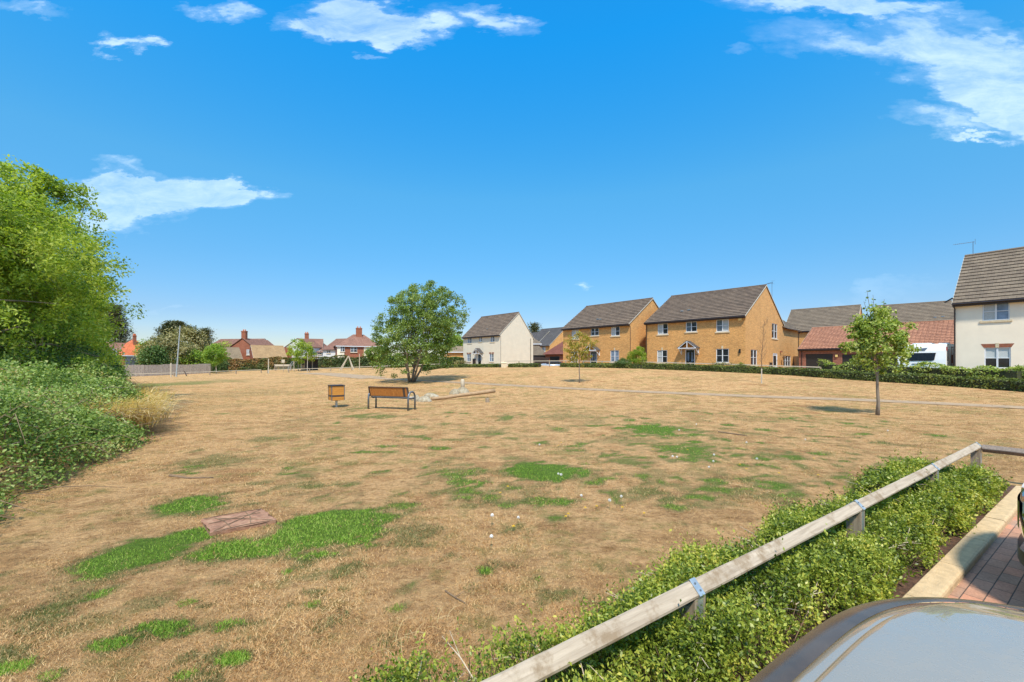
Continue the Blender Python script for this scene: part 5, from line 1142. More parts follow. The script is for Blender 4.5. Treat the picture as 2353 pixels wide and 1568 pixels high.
shrub('dark green shrub under the tall left hand ash trees', 40, 14, 740, 130, 'dark_shrub_leaf', 51, 160, 120, .5, .075)
shrub('dark bushy shrub between the ash trunks and the bramble bank', 165, 19, 790, 85, 'dark_shrub_leaf', 52, 130, 100, .5, .09)
shrub('shrub with pale leaves where the tree belt meets the lawn', 215, 26, 800, 45, 'ash_leaf', 53, 90, 90, .55, .11)
shrub('bright lime green shrub at the end of the tree belt before the board fence', 250, 38, 808, 24, 'lime_leaf', 54, 60, 80, .6, .14)
shrub('low yellowish green shrub on the lawn edge below the tree belt', 243, 30, 845, 36, 'ash_leaf_yellowish', 55, 60, 70, .45, .1)
# pale flowers on one shrub
x = ray(240) * 35; rng = np.random.RandomState(9); P = np.c_[rng.normal(size=(260)) * .55, rng.normal(size=(260)) * .4, np.abs(rng.normal(size=260)) * .3]
th = thing('flowering_shrub', 'dark shrub topped with white blossom at the end of the tree belt', 'shrub', (x, 35, G(x, 35))); lmw = leafmat('white_petals', [(.6, .6, .58), (.8, .8, .78)], .2); leaves('blossom', P + np.array((0, 0, 2.45)), .16, lmw, th, rng, aspect=.8)
cl, d = crown_clumps((0, 0, 1.3), (1.0, .9, 1.2), 45, rng, .4, .2, -.8); leaves('foliage', clump_leaves(cl, 60, .4, rng), .13, M['dark_shrub_leaf'], th, rng)
# bramble bank
def bramble():
    rng = np.random.RandomState(61); rr = random.Random(61)
    pix = [(-120, 1300), (0, 1158), (90, 1132), (165, 1105), (225, 1075), (300, 1035), (342, 992), (345, 960), (318, 930), (285, 905), (262, 888)]
    E = [on(*p) for p in pix]; th = thing('bramble_thicket', 'sprawling bramble thicket banked up along the left edge of the green', 'bush', (0, 0, 0))
    seg = [(E[i + 1] - E[i]).length for i in range(len(E) - 1)]; tot = sum(seg); cum = np.r_[0, np.cumsum(seg)]; Ex = np.array([[e.x, e.y] for e in E])
    def edge(s): return np.interp(s, cum, Ex[:, 0]), np.interp(s, cum, Ex[:, 1])
    def sample(n, dmax):
        s = tot * rng.rand(n) ** 1.15; d = dmax * rng.rand(n); ex, ey = edge(s); e2x, e2y = edge(np.minimum(s + .3, tot)); e1x, e1y = edge(np.maximum(s - .3, 0)); tx, ty = e2x - e1x, e2y - e1y; l = np.hypot(tx, ty) + 1e-6
        nx_, ny_ = -ty / l, tx / l; wob = (fbm(ex + 50, ey + 50, .9, 3) - .5) * .8
        return ex + nx_ * (d + wob + .12), ey + ny_ * (d + wob + .12), d, s
    def hgt(d, x, y, s): 
        cap = np.interp(s / tot, [0, .25, .5, .7, .85, 1], [1.15, 1.45, 1.7, 1.35, 1.2, 1.1])
        return cap * (1 - np.exp(-(d + .05) / .6)) * (.35 + 1.25 * fbm(x + 30, y + 30, .75, 4))
    x, y, d, s = sample(62000, 5.5); k = d < 5.5 * rng.rand(len(d)) ** .5; x, y, d, s = x[k], y[k], d[k], s[k]
    h = hgt(d, x, y, s); z = Gv(x, y) + h * (1 - rng.rand(len(x)) ** 2 * .5)
    c = np.c_[x, y, z]; per = 7; P = c[:, None, :] + rng.normal(size=(len(c), per, 3)) * np.array((.10, .10, .07)); P = P.reshape(-1, 3)
    far = np.hypot(P[:, 0], P[:, 1]); leaves('foliage', P, .023 + .0027 * far, M['bramble_leaf'], th, rng, aspect=.72, up=.55)
    mb = MB(); 
    for i in range(900):
        x, y, d, s = (float(v[0]) for v in sample(1, 3.5)); h = float(hgt(np.array([d]), np.array([x]), np.array([y]), np.array([s]))[0]); g = G(x, y); a = rr.uniform(0, 6.28); L = rr.uniform(.3, 1.0)
        mb.tube([(x, y, g), (x + math.cos(a) * L * .3, y + math.sin(a) * L * .3, g + h * .8), (x + math.cos(a) * L * .8, y + math.sin(a) * L * .8, g + h * 1.0), (x + math.cos(a) * L * 1.3, y + math.sin(a) * L * 1.3, g + h * rr.uniform(.6, .95))], [.008, .007, .005, .002], 4, False)
    mb.build('canes', M['twig'], th); mb = MB()
    for i in range(70):
        x, y, d, s = (float(v[0]) for v in sample(1, 2.0)); h = float(hgt(np.array([d]), np.array([x]), np.array([y]), np.array([s]))[0]); g = G(x, y) + h * .85; a = rr.uniform(0, 6.28); L = rr.uniform(.3, .9)
        mb.tube([(x, y, g), (x + math.cos(a) * L * .5, y + math.sin(a) * L * .5, g + .12), (x + math.cos(a) * L, y + math.sin(a) * L, g + .1)], [.006, .004, .002], 4, False)
    mb.build('dead_canes', M['twigp'], th)
bramble()
# long straw grass by the thicket
def straw(label, pix, n, L, seed, sx=.35):
    rng = np.random.RandomState(seed); C_ = [on(*p) for p in pix]; i = rng.randint(0, len(C_), n); c = np.array([[q.x, q.y] for q in C_])[i] + rng.normal(size=(n, 2)) * sx
    z = Gv(c[:, 0], c[:, 1]); a = rng.normal(-.2, .9, n); l = L * rng.uniform(.5, 1.15, n); lean = rng.uniform(.4, 1.25, n); w_ = (.0055 if n > 100 else .0018) * (1 + np.hypot(c[:, 0], c[:, 1]) * .06)
    dx, dy = np.cos(a) * lean, np.sin(a) * lean; co = np.empty((n, 7, 3)); px_, py_ = -np.sin(a) * w_, np.cos(a) * w_
    for k, f in enumerate((0, .4, .75)):
        X_ = c[:, 0] + dx * l * f * f * 1.0; Y_ = c[:, 1] + dy * l * f * f; Z_ = z + l * f * (1 - .5 * lean * f) + .22
        co[:, 2 * k] = np.c_[X_ - px_ * (1 - f * .4), Y_ - py_ * (1 - f * .4), Z_]; co[:, 2 * k + 1] = np.c_[X_ + px_ * (1 - f * .4), Y_ + py_ * (1 - f * .4), Z_]
    co[:, 6] = np.c_[c[:, 0] + dx * l, c[:, 1] + dy * l, z + l * (1 - .6 * lean) + .22]
    b_ = np.arange(n) * 7; q = np.r_[np.c_[b_, b_ + 1, b_ + 3], np.c_[b_, b_ + 3, b_ + 2], np.c_[b_ + 2, b_ + 3, b_ + 5], np.c_[b_ + 2, b_ + 5, b_ + 4], np.c_[b_ + 4, b_ + 5, b_ + 6]]
    tag(npmesh('tall_grass', co.reshape(-1, 3), q, M['straw_blade'], None, np.repeat(rng.rand(n), 7)), label, 'grass', kind='stuff')
straw('long bleached grass leaning out of the bramble thicket', [(250, 1005), (275, 992), (290, 972), (262, 985), (232, 1005), (305, 958), (315, 945)], 4500, .9, 71)
straw('tall golden grass at the far end of the bramble thicket', [(275, 932), (290, 940), (262, 925), (300, 948)], 1500, .9, 72, .45)
straw('wispy dry grass stems beside the foreground hedge', [(930, 1570), (1000, 1520), (900, 1600)], 40, .16, 73, .06)
# bare white branches sticking out of the shrubs
x, y = ray(170) * 15.5, 15.5; rr = random.Random(3); mb = MB()
for i in range(5):
    a = rr.uniform(-.9, .9); L = rr.uniform(.9, 1.6); q = Vector((0, 0, .2)); e = q + Vector((math.sin(a) * L * .8, -.5, L)); mb.tube([q, q.lerp(e, .5) + Vector((.08, 0, 0)), e], [.028, .018, .005], 5)
    for k in range(4): q2 = q.lerp(e, rr.uniform(.35, .9)); mb.tube([q2, q2 + Vector((rr.uniform(-.4, .4), -.1, rr.uniform(.1, .4)))], [.009, .003], 4, False)
tag(mb.build('dead_branch', M['twigp'], loc=(x, y - 1.2, G(x, y) + .9)), 'bare bleached branches poking up behind the bramble thicket', 'branch')

# background trees at the left
def conifer(label, px, y, pyt, w_, seed, n=900, tiers=9, lmat='conifer_needles', group=None, sharp=1.0, name='conifer', leaf=.35):
    x = ray(px) * y; g = G(x, y); s = y / F; h_ = EYE + (HY - pyt) * s - g; rng = np.random.RandomState(seed); th = thing(name, label, 'tree', (x, y, g), 0, group)
    mb = MB(); mb.tube([(0, 0, -.2), (0, 0, h_ * .6), (0, 0, h_)], [.25, .15, .03], 7)
    f = rng.rand(n) ** .8; a = rng.uniform(0, 6.28, n); R_ = w_ * s * (1 - f) ** sharp * (.65 + .5 * np.abs(np.sin(f * tiers * 3.14))) + .15; rr_ = R_ * rng.rand(n) ** .35; z = h_ * (.08 + .92 * f) - rr_ * .12
    for i in range(0, n, max(1, n // 60)): mb.tube([(0, 0, z[i] + .1), (np.cos(a[i]) * rr_[i], np.sin(a[i]) * rr_[i], z[i])], [.05, .015], 4, False)
    mb.build('trunk', M['bark'], th); c = np.c_[np.cos(a) * rr_, np.sin(a) * rr_, z]; P = c[:, None, :] + rng.normal(size=(n, 14, 3)) * np.array((.28, .28, .12)) * (s * 22); P = P.reshape(-1, 3)
    el = norm(np.c_[P[:, 0], P[:, 1], np.zeros(len(P)) + .2]); leaves('crown', P, leaf, M[lmat], th, rng, elong=el * 1.5, aspect=.35, up=.7); return th
conifer('dark pine tree behind the end of the left tree belt', 264, 95, 703, 40, 81, 1400, 6, sharp=.75, leaf=.4)
conifer('broad dark pine with flat spreading top behind the grey board fence', 402, 100, 741, 48, 82, 1300, 4, sharp=.45, leaf=.6)
conifer('slim dark conifer spire behind the far trees, right of the pine', 471, 118, 757, 13, 83, 500, 6, sharp=.7, leaf=.5)
conifer('small conifer tip behind the dark green far tree', 434, 120, 752, 12, 84, 400, 5, sharp=.6, leaf=.5)
conifer('dark conifer tip showing over the roofs right of the cream gable', 1228, 125, 744, 10, 85, 500, 6, sharp=.6, leaf=.5)
big('tan and green round tree behind the grey board fence, centre of the far group', 383, 860, 78.0, 768, 46, 'tan_shrub_leaf', 86, 150, 80, 1.5, .36, low=0, aspect=.6, name='far_tree')
big('dark olive far tree right of the tan tree', 435, 860, 92.0, 762, 36, 'tan_shrub_leaf', 87, 120, 80, 1.6, .42, low=0, aspect=.6, name='far_tree')
big('dark green rounded bush tree left of the tan tree', 356, 860, 72.0, 796, 24, 'dark_shrub_leaf', 88, 110, 80, 1.2, .3, low=0, aspect=.6, name='far_tree')
big('light green tree top between orange roof and tan tree', 345, 860, 86.0, 778, 18, 'ash_leaf', 89, 70, 70, 1.3, .36, low=0, aspect=.6, name='far_tree')
big('light green tree in front of the brown bungalow roof', 448, 860, 80.0, 808, 34, 'ash_leaf', 90, 90, 70, 1.1, .3, low=0, aspect=.6, name='far_tree')
big('far green tree behind the dark pine, left of the orange roof', 268, 860, 108.0, 778, 34, 'dark_shrub_leaf', 95, 80, 70, 1.4, .35, low=0, aspect=.6, name='far_tree')
big('far tree filling the gap right of the multi stemmed tree', 1045, 850, 95.0, 762, 26, 'ash_leaf', 96, 90, 70, 1.4, .38, low=0, aspect=.6, name='far_tree')
big('far yellow green tree behind the tan bungalow roofs', 520, 850, 108.0, 790, 26, 'ash_leaf_yellowish', 97, 60, 60, 1.5, .4, low=0, aspect=.6, name='far_tree')

# ---- clipped hedges
def hedge(label, P, width, height, lmat, ls, dens, seed, name='clipped_hedge', wob=.12, cat='hedge'):
    """P: ground points of the centre line"""
    rng = np.random.RandomState(seed); o = P[0].copy(); th = thing(name, label, cat, o)
    segs = [(P[i + 1] - P[i]).length for i in range(len(P) - 1)]; cum = np.r_[0, np.cumsum(segs)]; Px = np.array([[p.x, p.y] for p in P]); tot = cum[-1]
    n = int(tot * dens * (width + 2 * height)); s = rng.rand(n) * tot; cx, cy = np.interp(s, cum, Px[:, 0]), np.interp(s, cum, Px[:, 1]); c2x, c2y = np.interp(np.minimum(s + .2, tot), cum, Px[:, 0]), np.interp(np.minimum(s + .2, tot), cum, Px[:, 1])
    c1x, c1y = np.interp(np.maximum(s - .2, 0), cum, Px[:, 0]), np.interp(np.maximum(s - .2, 0), cum, Px[:, 1]); tx, ty = c2x - c1x, c2y - c1y; l = np.hypot(tx, ty); nx_, ny_ = -ty / l, tx / l
    hh = height * (1 + wob * 2.4 * (fbm(s * .7 + 9, s * 0 + seed, 1.0, 3) - .5)); u = rng.rand(n) * (width + 2 * height)
    a = np.where(u < height, -width / 2, np.where(u < height + width, u - height - width / 2, width / 2)); z = np.where(u < height, u / height * hh, np.where(u < height + width, hh, (u - height - width) / height * hh))
    a = a * (1 - .12 * (z / height) ** 6) + rng.normal(size=n) * .05 + (fbm(s + 7, z * 2 + seed, 1.5, 3) - .5) * wob * 2; z = np.maximum(z + rng.normal(size=n) * .03, .01)
    x = cx + nx_ * a; y = cy + ny_ * a; Q = np.c_[x - o.x, y - o.y, Gv(x, y) + z - o.z]
    bias = np.c_[nx_ * np.sign(a) * (z < hh * .9), ny_ * np.sign(a) * (z < hh * .9), (z > hh * .85) * 1.0] * 1.2
    leaves('foliage', Q, ls, M[lmat], th, rng, bias=bias, aspect=.65, up=.1)
    # woody core
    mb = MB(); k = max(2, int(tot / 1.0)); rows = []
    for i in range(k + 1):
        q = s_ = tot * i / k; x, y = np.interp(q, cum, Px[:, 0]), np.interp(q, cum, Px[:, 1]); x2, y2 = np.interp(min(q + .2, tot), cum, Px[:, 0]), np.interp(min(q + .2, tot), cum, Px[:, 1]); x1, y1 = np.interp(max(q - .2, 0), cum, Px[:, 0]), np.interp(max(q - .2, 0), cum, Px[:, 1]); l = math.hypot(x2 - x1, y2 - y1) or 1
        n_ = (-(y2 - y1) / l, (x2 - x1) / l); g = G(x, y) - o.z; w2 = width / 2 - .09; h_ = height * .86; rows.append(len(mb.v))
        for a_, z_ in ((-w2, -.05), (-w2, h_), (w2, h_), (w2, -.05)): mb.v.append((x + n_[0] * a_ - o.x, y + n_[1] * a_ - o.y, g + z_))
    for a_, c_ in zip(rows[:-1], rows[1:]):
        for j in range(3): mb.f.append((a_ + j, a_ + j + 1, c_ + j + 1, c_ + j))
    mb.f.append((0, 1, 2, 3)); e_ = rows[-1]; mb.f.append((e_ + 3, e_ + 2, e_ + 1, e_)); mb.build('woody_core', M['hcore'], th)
    return th
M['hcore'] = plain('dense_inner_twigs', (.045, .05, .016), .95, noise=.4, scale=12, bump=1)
def gp(px, y): x = ray(px) * y; return Vector((x, y, G(x, y)))
HL = [gp(2760, 14.5), gp(2560, 17.2), gp(2353, 20.2), gp(2180, 23.3), gp(2023, 26.2), gp(1900, 29.2), gp(1825, 31.5), gp(1712, 34.0), gp(1600, 37), gp(1480, 40.5)]
hedge('longest low clipped hedge, running past the largest brick house and the garages', HL, .75, .52, 'hedge_leaf', .095, 330, 101)
hedge('low clipped hedge in front of the middle brick house and driveway', [gp(1474, 40.9), gp(1380, 44), gp(1290, 47.5)], .7, .42, 'hedge_leaf', .12, 240, 102)
hedge('short piece of low clipped hedge in front of the cream gable', [gp(1240, 49), gp(1170, 51.5)], .7, .42, 'hedge_leaf', .13, 220, 103)
hedge('low clipped hedge curving away left of the cream house', [gp(1150, 52), gp(1080, 55), gp(1030, 56), gp(1000, 54), gp(975, 50)], .7, .40, 'hedge_leaf', .13, 220, 104)
hedge('loose pale leaved shrub row behind the clipped hedge by the garages', [gp(2350, 22.2), gp(2200, 25.0), gp(2050, 28.4), gp(1950, 31.0), gp(1890, 33.2)], .95, .98, 'small_tree_leaf', .11, 260, 105, 'loose_hedge', .45)
hedge('dark clipped hedge against the cream house wall', [gp(2198, 26.0), gp(2250, 24.9), gp(2300, 23.6)], .6, .80, 'dark_shrub_leaf', .09, 300, 106, wob=.2)
hedge('tall mixed green and copper hedge behind the playground', [gp(440, 81), gp(560, 83), gp(700, 84), gp(800, 84), gp(930, 84)], 1.6, 2.35, 'beech_hedge_leaf', .26, 75, 107, 'tall_hedge', .25)
hedge('tall hedge behind the multi stemmed tree', [gp(880, 80), gp(940, 80), gp(1002, 80)], 2.2, 2.5, 'dark_shrub_leaf', .28, 70, 108, 'tall_hedge', .3)
hedge('green hedge in front of the small orange garage', [gp(1000, 68), gp(1062, 66)], 1.4, 1.6, 'dark_shrub_leaf', .24, 80, 109, 'tall_hedge', .25)
hedge('short dark end of the tall hedge beside the grey board fence', [gp(483, 76), gp(520, 79)], 1.2, 2.0, 'dark_shrub_leaf', .25, 80, 110, 'tall_hedge', .25)
# shrubs round the houses
def shrub2(label, px, y, h_, w_, lmat, seed, K=40, per=80, cr=.3, ls=.1, aspect=.6):
    s = y / F; g = G(ray(px) * y, y); return shrub(label, px, y, HY - (g + h_ - EYE) / s, w_ / s, lmat, seed, K, per, cr, ls, aspect=aspect)
shrub2('bright lime green upright bush between the two orange brick houses', 1461, 42.3, 2.2, .85, 'lime_leaf', 121, 50, 90, .35, .11)
shrub2('low dark round shrub beside the lime green bush', 1434, 42.3, 1.0, .75, 'dark_shrub_leaf', 122)
shrub2('small rose bush under the right window of the largest brick house', 1668, 36.6, .95, .55, 'rose_leaf', 123, 22, 30, .25, .07)
shrub2('small rose bush between door and window of the largest brick house', 1645, 37.3, 1.0, .4, 'rose_leaf', 124, 18, 25, .25, .07)
shrub2('low shrub at the corner of the largest brick house', 1703, 36.2, .8, .45, 'alder_leaf', 125, 20, 40, .25, .08)
shrub2('reddish low shrub before the cream house at the right edge', 2330, 23.0, .95, .7, 'rose_leaf', 126, 40, 60, .3, .08)
shrub2('green shrub against the right frame edge by the cream house', 2352, 22.4, 1.25, .5, 'alder_leaf', 127, 30, 60, .3, .08)
shrub2('pale grass tuft beside the cream gabled house', 1052, 66, 1.3, 1.0, 'tan_shrub_leaf', 128, 30, 50, .4, .15)
# ================================================================ furniture
# ---- bench seen from behind
def on_(px, py): p = on(px, py); return p
La, Rb = on_(845, 941), on_(948, 943); d = (Rb - La); d.z = 0; 
bz = thing('park_bench', 'park bench with orange stained timber back slats and looped grey steel legs, seen from behind', 'bench', (La + Rb) / 2, -.36)
W = 1.72
# local x along the bench, +y away from us (seat side)
for sx in (-1, 1):
    x = sx * (W / 2 + .02); mb = MB()
    P = [(x, .04, 0), (x, .05, .42), (x, .07, .54), (x, .13, .63), (x, .22, .67), (x, .34, .665), (x, .43, .61), (x, .475, .50), (x, .48, .38), (x, .48, 0)]
    P = [(a_, b2 - .17, c_) for a_, b2, c_ in P]; mb.tube(P, .034, 10); mb.build('armrest_leg', M['steel'], bz, True)
    mb = MB(); x = sx * (W / 2 - .045); mb.tube([(x, -.13, .86), (x, -.07, .62), (x, -.03, .50), (x, .02, .42), (x, .09, .405), (x, .45, .43)], .018, 8); mb.build('support', M['steel'], bz, True)
mb = MB(); mb.bar((-W / 2, -.02, .44), (W / 2, -.02, .44), .03, .03); mb.bar((-W / 2, .35, .40), (W / 2, .35, .40), .03, .03); mb.build('cross_rail', M['steel'], bz)
bk = MB(); n = 18; bt = lambda f: Vector((0, -.055 - .075 * f, .50 + .33 * f))
mb = MB(); mb.bar(Vector((-W / 2, 0, 0)) + bt(1.03), Vector((W / 2, 0, 0)) + bt(1.03), .055, .03); mb.bar(Vector((-W / 2, 0, 0)) + bt(-.02), Vector((W / 2, 0, 0)) + bt(-.02), .05, .025)
for sx in (-1, 1): mb.bar(Vector((sx * W / 2, 0, 0)) + bt(-.02), Vector((sx * W / 2, 0, 0)) + bt(1.03), .035, .045, (0, 1, 0))
bf = mb.build('backrest_frame', M['slatd'], bz)
for i in range(n):
    x = -W / 2 + .04 + (W - .08) * (i + .5) / n; mb = MB(); mb.bar(Vector((x, 0, 0)) + bt(0), Vector((x, 0, 0)) + bt(1.0), (W - .08) / n - .008, .022, (0, 1, 0)); mb.build('slat', M['slatd' if i == n - 2 else 'slat'], bf)
for i in range(5): mb = MB(); y = .03 + i * .088; mb.box(-W / 2 + .03, W / 2 - .03, y, y + .078, .43, .46); mb.build('seat_slat', M['slatp'], bz)
# ---- litter bin
B = on(773, 936); bn = thing('litter_bin', 'square golden timber litter bin with dark band, dark lid and single grey post', 'bin', B, R(38))
w2 = .235; mb = MB()
for k in range(4):
    a = R(90 * k); c, s = math.cos(a), math.sin(a)
    for i in range(8):
        z0 = .28 + i * .069; rr = lambda x, y: (x * c - y * s, x * s + y * c)
        if i == 2: continue
        q = [rr(-w2 + .004, -w2), rr(w2 - .004, -w2), rr(w2 - .004, -w2 + .02), rr(-w2 + .004, -w2 + .02)]; mb.corners([(*p, z0) for p in q] + [(*p, z0 + .065) for p in q])
mb.build('slatted_casing', M['binw'], bn)
mb = MB(); mb.box(-w2 - .004, w2 + .004, -w2 - .004, w2 + .004, .28 + .138, .28 + .205); mb.box(-w2 + .024, w2 - .024, -w2 + .024, w2 - .024, .27, .84); mb.build('band', M['slatd'], bn)
mb = MB(); mb.box(-w2 - .03, w2 + .03, -w2 - .03, w2 + .03, .845, .87); mb.build('lid', M['fascia'], bn)
mb = MB()
for sx in (-1, 1):
    for sy in (-1, 1): mb.box(sx * w2 - .012, sx * w2 + .012, sy * w2 - .012, sy * w2 + .012, .275, .84)
mb.build('corner_trim', M['steel'], bn); mb = MB(); mb.tube([(0, 0, -.1), (0, 0, .28)], .045, 12); mb.build('post', M['galv'], bn)
# ---- log and its stump, bollard, boulders
Lp, Lq = on(992, 921), on(1137, 914); mb = MB(); a = Lp + Vector((0, 0, .06)); b_ = Vector((Lq.x, Lq.y, Lq.z + .33)); rl = random.Random(2)
mb.tube([a.lerp(b_, i / 10) + Vector((0, 0, rl.uniform(-.01, .01))) - Lp for i in range(11)], [.075 + .02 * i / 10 for i in range(11)], 14); tag(mb.build('log_beam', M['log'], None, True, Lp), 'long peeled log balance beam rising from the ground to the right of the bench', 'log')
st = on(1120, 925); mb = MB(); mb.tube([(0, 0, -.05), (0, 0, .17)], [.09, .085], 12); tag(mb.build('stump', M['postw'], None, False, st), 'short timber stump under the raised end of the log beam', 'stump')
B = on(1063, 897); s = B.y / F; mb = MB(); h_ = 25 * s; mb.tube([(0, 0, -.1), (0, 0, h_ - .06), (0, 0, h_ - .015), (0, 0, h_)], [4.6 * s, 4.5 * s, 3.6 * s, 1.5 * s], 14); tag(mb.build('wooden_bollard', M['palew'], None, True, B), 'pale round topped timber bollard behind the boulders', 'bollard')
m, t, b, o = newmat('pale_lichened_boulder'); oc = t.n('ShaderNodeTexCoord').outputs['Object']; c_ = t.ramp(t.noise(oc, 5, 7, .7), [(.3, (.15, .115, .07)), (.5, (.31, .25, .16)), (.7, (.46, .41, .31))]); t.l(c_, b.inputs['Base Color']); b.inputs['Roughness'].default_value = .95
bp = t.n('ShaderNodeBump'); bp.inputs['Strength'].default_value = .8; bp.inputs['Distance'].default_value = .04; t.l(t.noise(oc, 9, 7, .7), bp.inputs['Height']); t.l(bp.outputs[0], b.inputs['Normal']); M['rock'] = m
def boulder(label, px, py, wpx, hpx, seed, dp=.8):
    c = on(px, py); s = c.y / F; rng = np.random.RandomState(seed); nu, nv = 28, 16; u = np.linspace(0, 2 * np.pi, nu, endpoint=False); v = np.linspace(-.35, np.pi / 2, nv); Uu, Vv = np.meshgrid(u, v); d = np.c_[(np.cos(Uu) * np.cos(Vv)).ravel(), (np.sin(Uu) * np.cos(Vv)).ravel(), np.sin(Vv).ravel()]
    r_ = lobes(d, rng, 14, .22) + .05 * (rng.rand(len(d)) - .5); q = d * r_[:, None] * np.array((wpx * s / 2, wpx * s / 2 * dp, hpx * s)); i = np.arange(nu * nv).reshape(nv, nu); f = np.stack([i[:-1], np.roll(i[:-1], -1, 1), np.roll(i[1:], -1, 1), i[1:]], -1).reshape(-1, 4)
    o_ = npmesh('boulder', q, f, M['rock'], None, None, True); o_.location = c; return tag(o_, label, 'boulder', None)
boulder('rounded pale boulder standing alone between bench and log', 992, 913, 34, 12, 1); boulder('whitish boulder in front of the sandy one beside the bollard', 1042, 906, 24, 14, 2); boulder('sandy boulder directly in front of the timber bollard', 1059, 904, 34, 16, 3); boulder('low boulder showing through the right arm of the bench', 975, 923, 40, 13, 4); boulder('flat boulder partly hidden behind the bench seat', 955, 921, 22, 12, 5)
# ---- rusty square slab in the turf
m, t, b, o = newmat('rusty_red_earth_cover'); oc = t.n('ShaderNodeTexCoord').outputs['Object']; n = t.noise(oc, 9, 7, .75, .5); t.l(t.ramp(n, [(.3, (.14, .065, .035)), (.5, (.28, .14, .08)), (.72, (.42, .25, .15))]), b.inputs['Base Color']); b.inputs['Roughness'].default_value = .95
bp = t.n('ShaderNodeBump'); bp.inputs['Strength'].default_value = .8; bp.inputs['Distance'].default_value = .01; t.l(t.noise(oc, 40, 5), bp.inputs['Height']); t.l(bp.outputs[0], b.inputs['Normal'])
q = [on(*p) for p in ((461, 1200), (486, 1233), (632, 1203), (603, 1175))]; c = sum(q, Vector()) / 4; ic = thing('inspection_cover', 'rusty reddish brown square cover set in the turf among lush green grass', 'ground cover', c)
mb = MB(); N_ = 12; base_ = len(mb.v)
for i in range(N_ + 1):
    for j in range(N_ + 1): u_, v_ = i / N_, j / N_; p = q[0].lerp(q[3], u_).lerp(q[1].lerp(q[2], u_), v_) - c; rr_ = _rs.rand(); mb.v.append((p.x + (rr_ - .5) * .03, p.y + (_rs.rand() - .5) * .03, .028 + rr_ * .008))
for i in range(N_):
    for j in range(N_): k = i * (N_ + 1) + j; mb.f.append((k, k + 1, k + N_ + 2, k + N_ + 1))
rim = [0, N_, (N_ + 1) * (N_ + 1) - 1, N_ * (N_ + 1)]; vs = [Vector(mb.v[i]) for i in rim]
for i in range(4): a, b_ = vs[i], vs[(i + 1) % 4]; mb.poly(a, b_, Vector((b_.x, b_.y, -.03)), Vector((a.x, a.y, -.03)))
mb.build('cover_plate', m, ic); mb = MB()
for (u0, v0), (u1, v1) in (((.05, .05), (.95, .95)), ((.05, .95), (.95, .08)), ((.05, .45), (.9, .3)), ((.02, .02), (.98, .03)), ((.03, .97), (.97, .98)), ((.2, .1), (.3, .9)), ((.7, .05), (.62, .9))):
    f = lambda u_, v_: (q[0].lerp(q[3], u_).lerp(q[1].lerp(q[2], u_), v_) - c); a, b_ = f(u0, v0), f(u1, v1); a.z = b_.z = .036; mb.tube([a, a.lerp(b_, .5) + Vector((.01, .02, .003)), b_], .004, 5)
mb.build('raised_rib', M['twig'], ic)
# ---- fallen sticks
for lab, p in (('thin fallen twig lying on dry turf near the foreground hedge', [(1023, 1362), (1045, 1378), (1072, 1393)]), ('reddish brown stick lying on the turf below the small green tree', [(1650, 994), (1690, 999), (1716, 1003)]), ('pale dry stalk lying on the turf left of the rusty cover', [(390, 1096), (430, 1102), (490, 1100)])):
    Q = [on(*a) for a in p]; mb = MB(); mb.tube([x - Q[0] + Vector((0, 0, .012)) for x in Q], [.006, .005, .002] if Q[0].y < 5 else [.02, .018, .01], 6); e = Q[1] - Q[0]; mb.tube([e + Vector((0, 0, .012)), e * 1.15 + Vector((.05, .08, .02))], [.004, .0015], 4); tag(mb.build('fallen_stick', M['twig'], None, False, Q[0]), lab, 'stick')
# ---- dandelions
M['clock'] = plain('white_seed_head', (.75, .73, .68), .9, noise=.1); M['yel'] = plain('yellow_petals', (.75, .48, .02), .8, noise=.1); M['stalk'] = plain('green_stalk', (.12, .17, .05), .8)
def flower(proto_clock):
    o_ = bpy.data.objects.new('x', None); return o_
def clock_proto():
    th = thing('dandelion_clock', 'white dandelion seed head standing on a short stalk in the dry turf', 'dandelion', (0, 0, 0), 0, 'dandelion clocks scattered over the turf'); mb = MB(); mb.tube([(0, 0, -.01), (.004, .002, .055), (.006, 0, .11)], .0016, 5); mb.build('stalk', M['stalk'], th)
    mb = MB(); rr = random.Random(1); c = Vector((.006, 0, .118))
    for i in range(110):
        d = Vector((rr.gauss(0, 1), rr.gauss(0, 1), rr.gauss(0, 1))).normalized(); e = c + d * .019; x = d.orthogonal().normalized() * .0035; y = d.cross(x.normalized()) * .0035
        mb.poly(e - x, e + y, e + x, e - y); mb.poly(c, c + d * .018 + x * .12, c + d * .018 - x * .12)
    mb.build('seed_head', M['clock'], th); return th
def yel_proto():
    th = thing('dandelion_flower', 'small yellow dandelion flower in the dry turf', 'dandelion', (0, 0, 0), 0, 'yellow dandelion flowers scattered over the turf'); mb = MB(); mb.tube([(0, 0, -.01), (0, 0, .05)], .0016, 5); mb.build('stalk', M['stalk'], th); mb = MB()
    for k in range(3):
        for i in range(16): a = 6.283 * (i + k * .33) / 16; r_ = .021 - k * .005; mb.poly((0, 0, .05 + k * .003), (math.cos(a - .15) * r_ * .8, math.sin(a - .15) * r_ * .8, .055 + k * .004), (math.cos(a) * r_, math.sin(a) * r_, .053 + k * .005), (math.cos(a + .15) * r_ * .8, math.sin(a + .15) * r_ * .8, .055 + k * .004))
    mb.build('petals', M['yel'], th); return th
def dup(root, loc, sc, rz):
    r_ = root.copy(); C.objects.link(r_); r_.location = loc; r_.scale = (sc,) * 3; r_.rotation_euler = (0, 0, rz)
    for ch in list(root.children): c = ch.copy(); C.objects.link(c); c.parent = r_
    return r_
cp, yp = clock_proto(), yel_proto(); rf_ = random.Random(8)
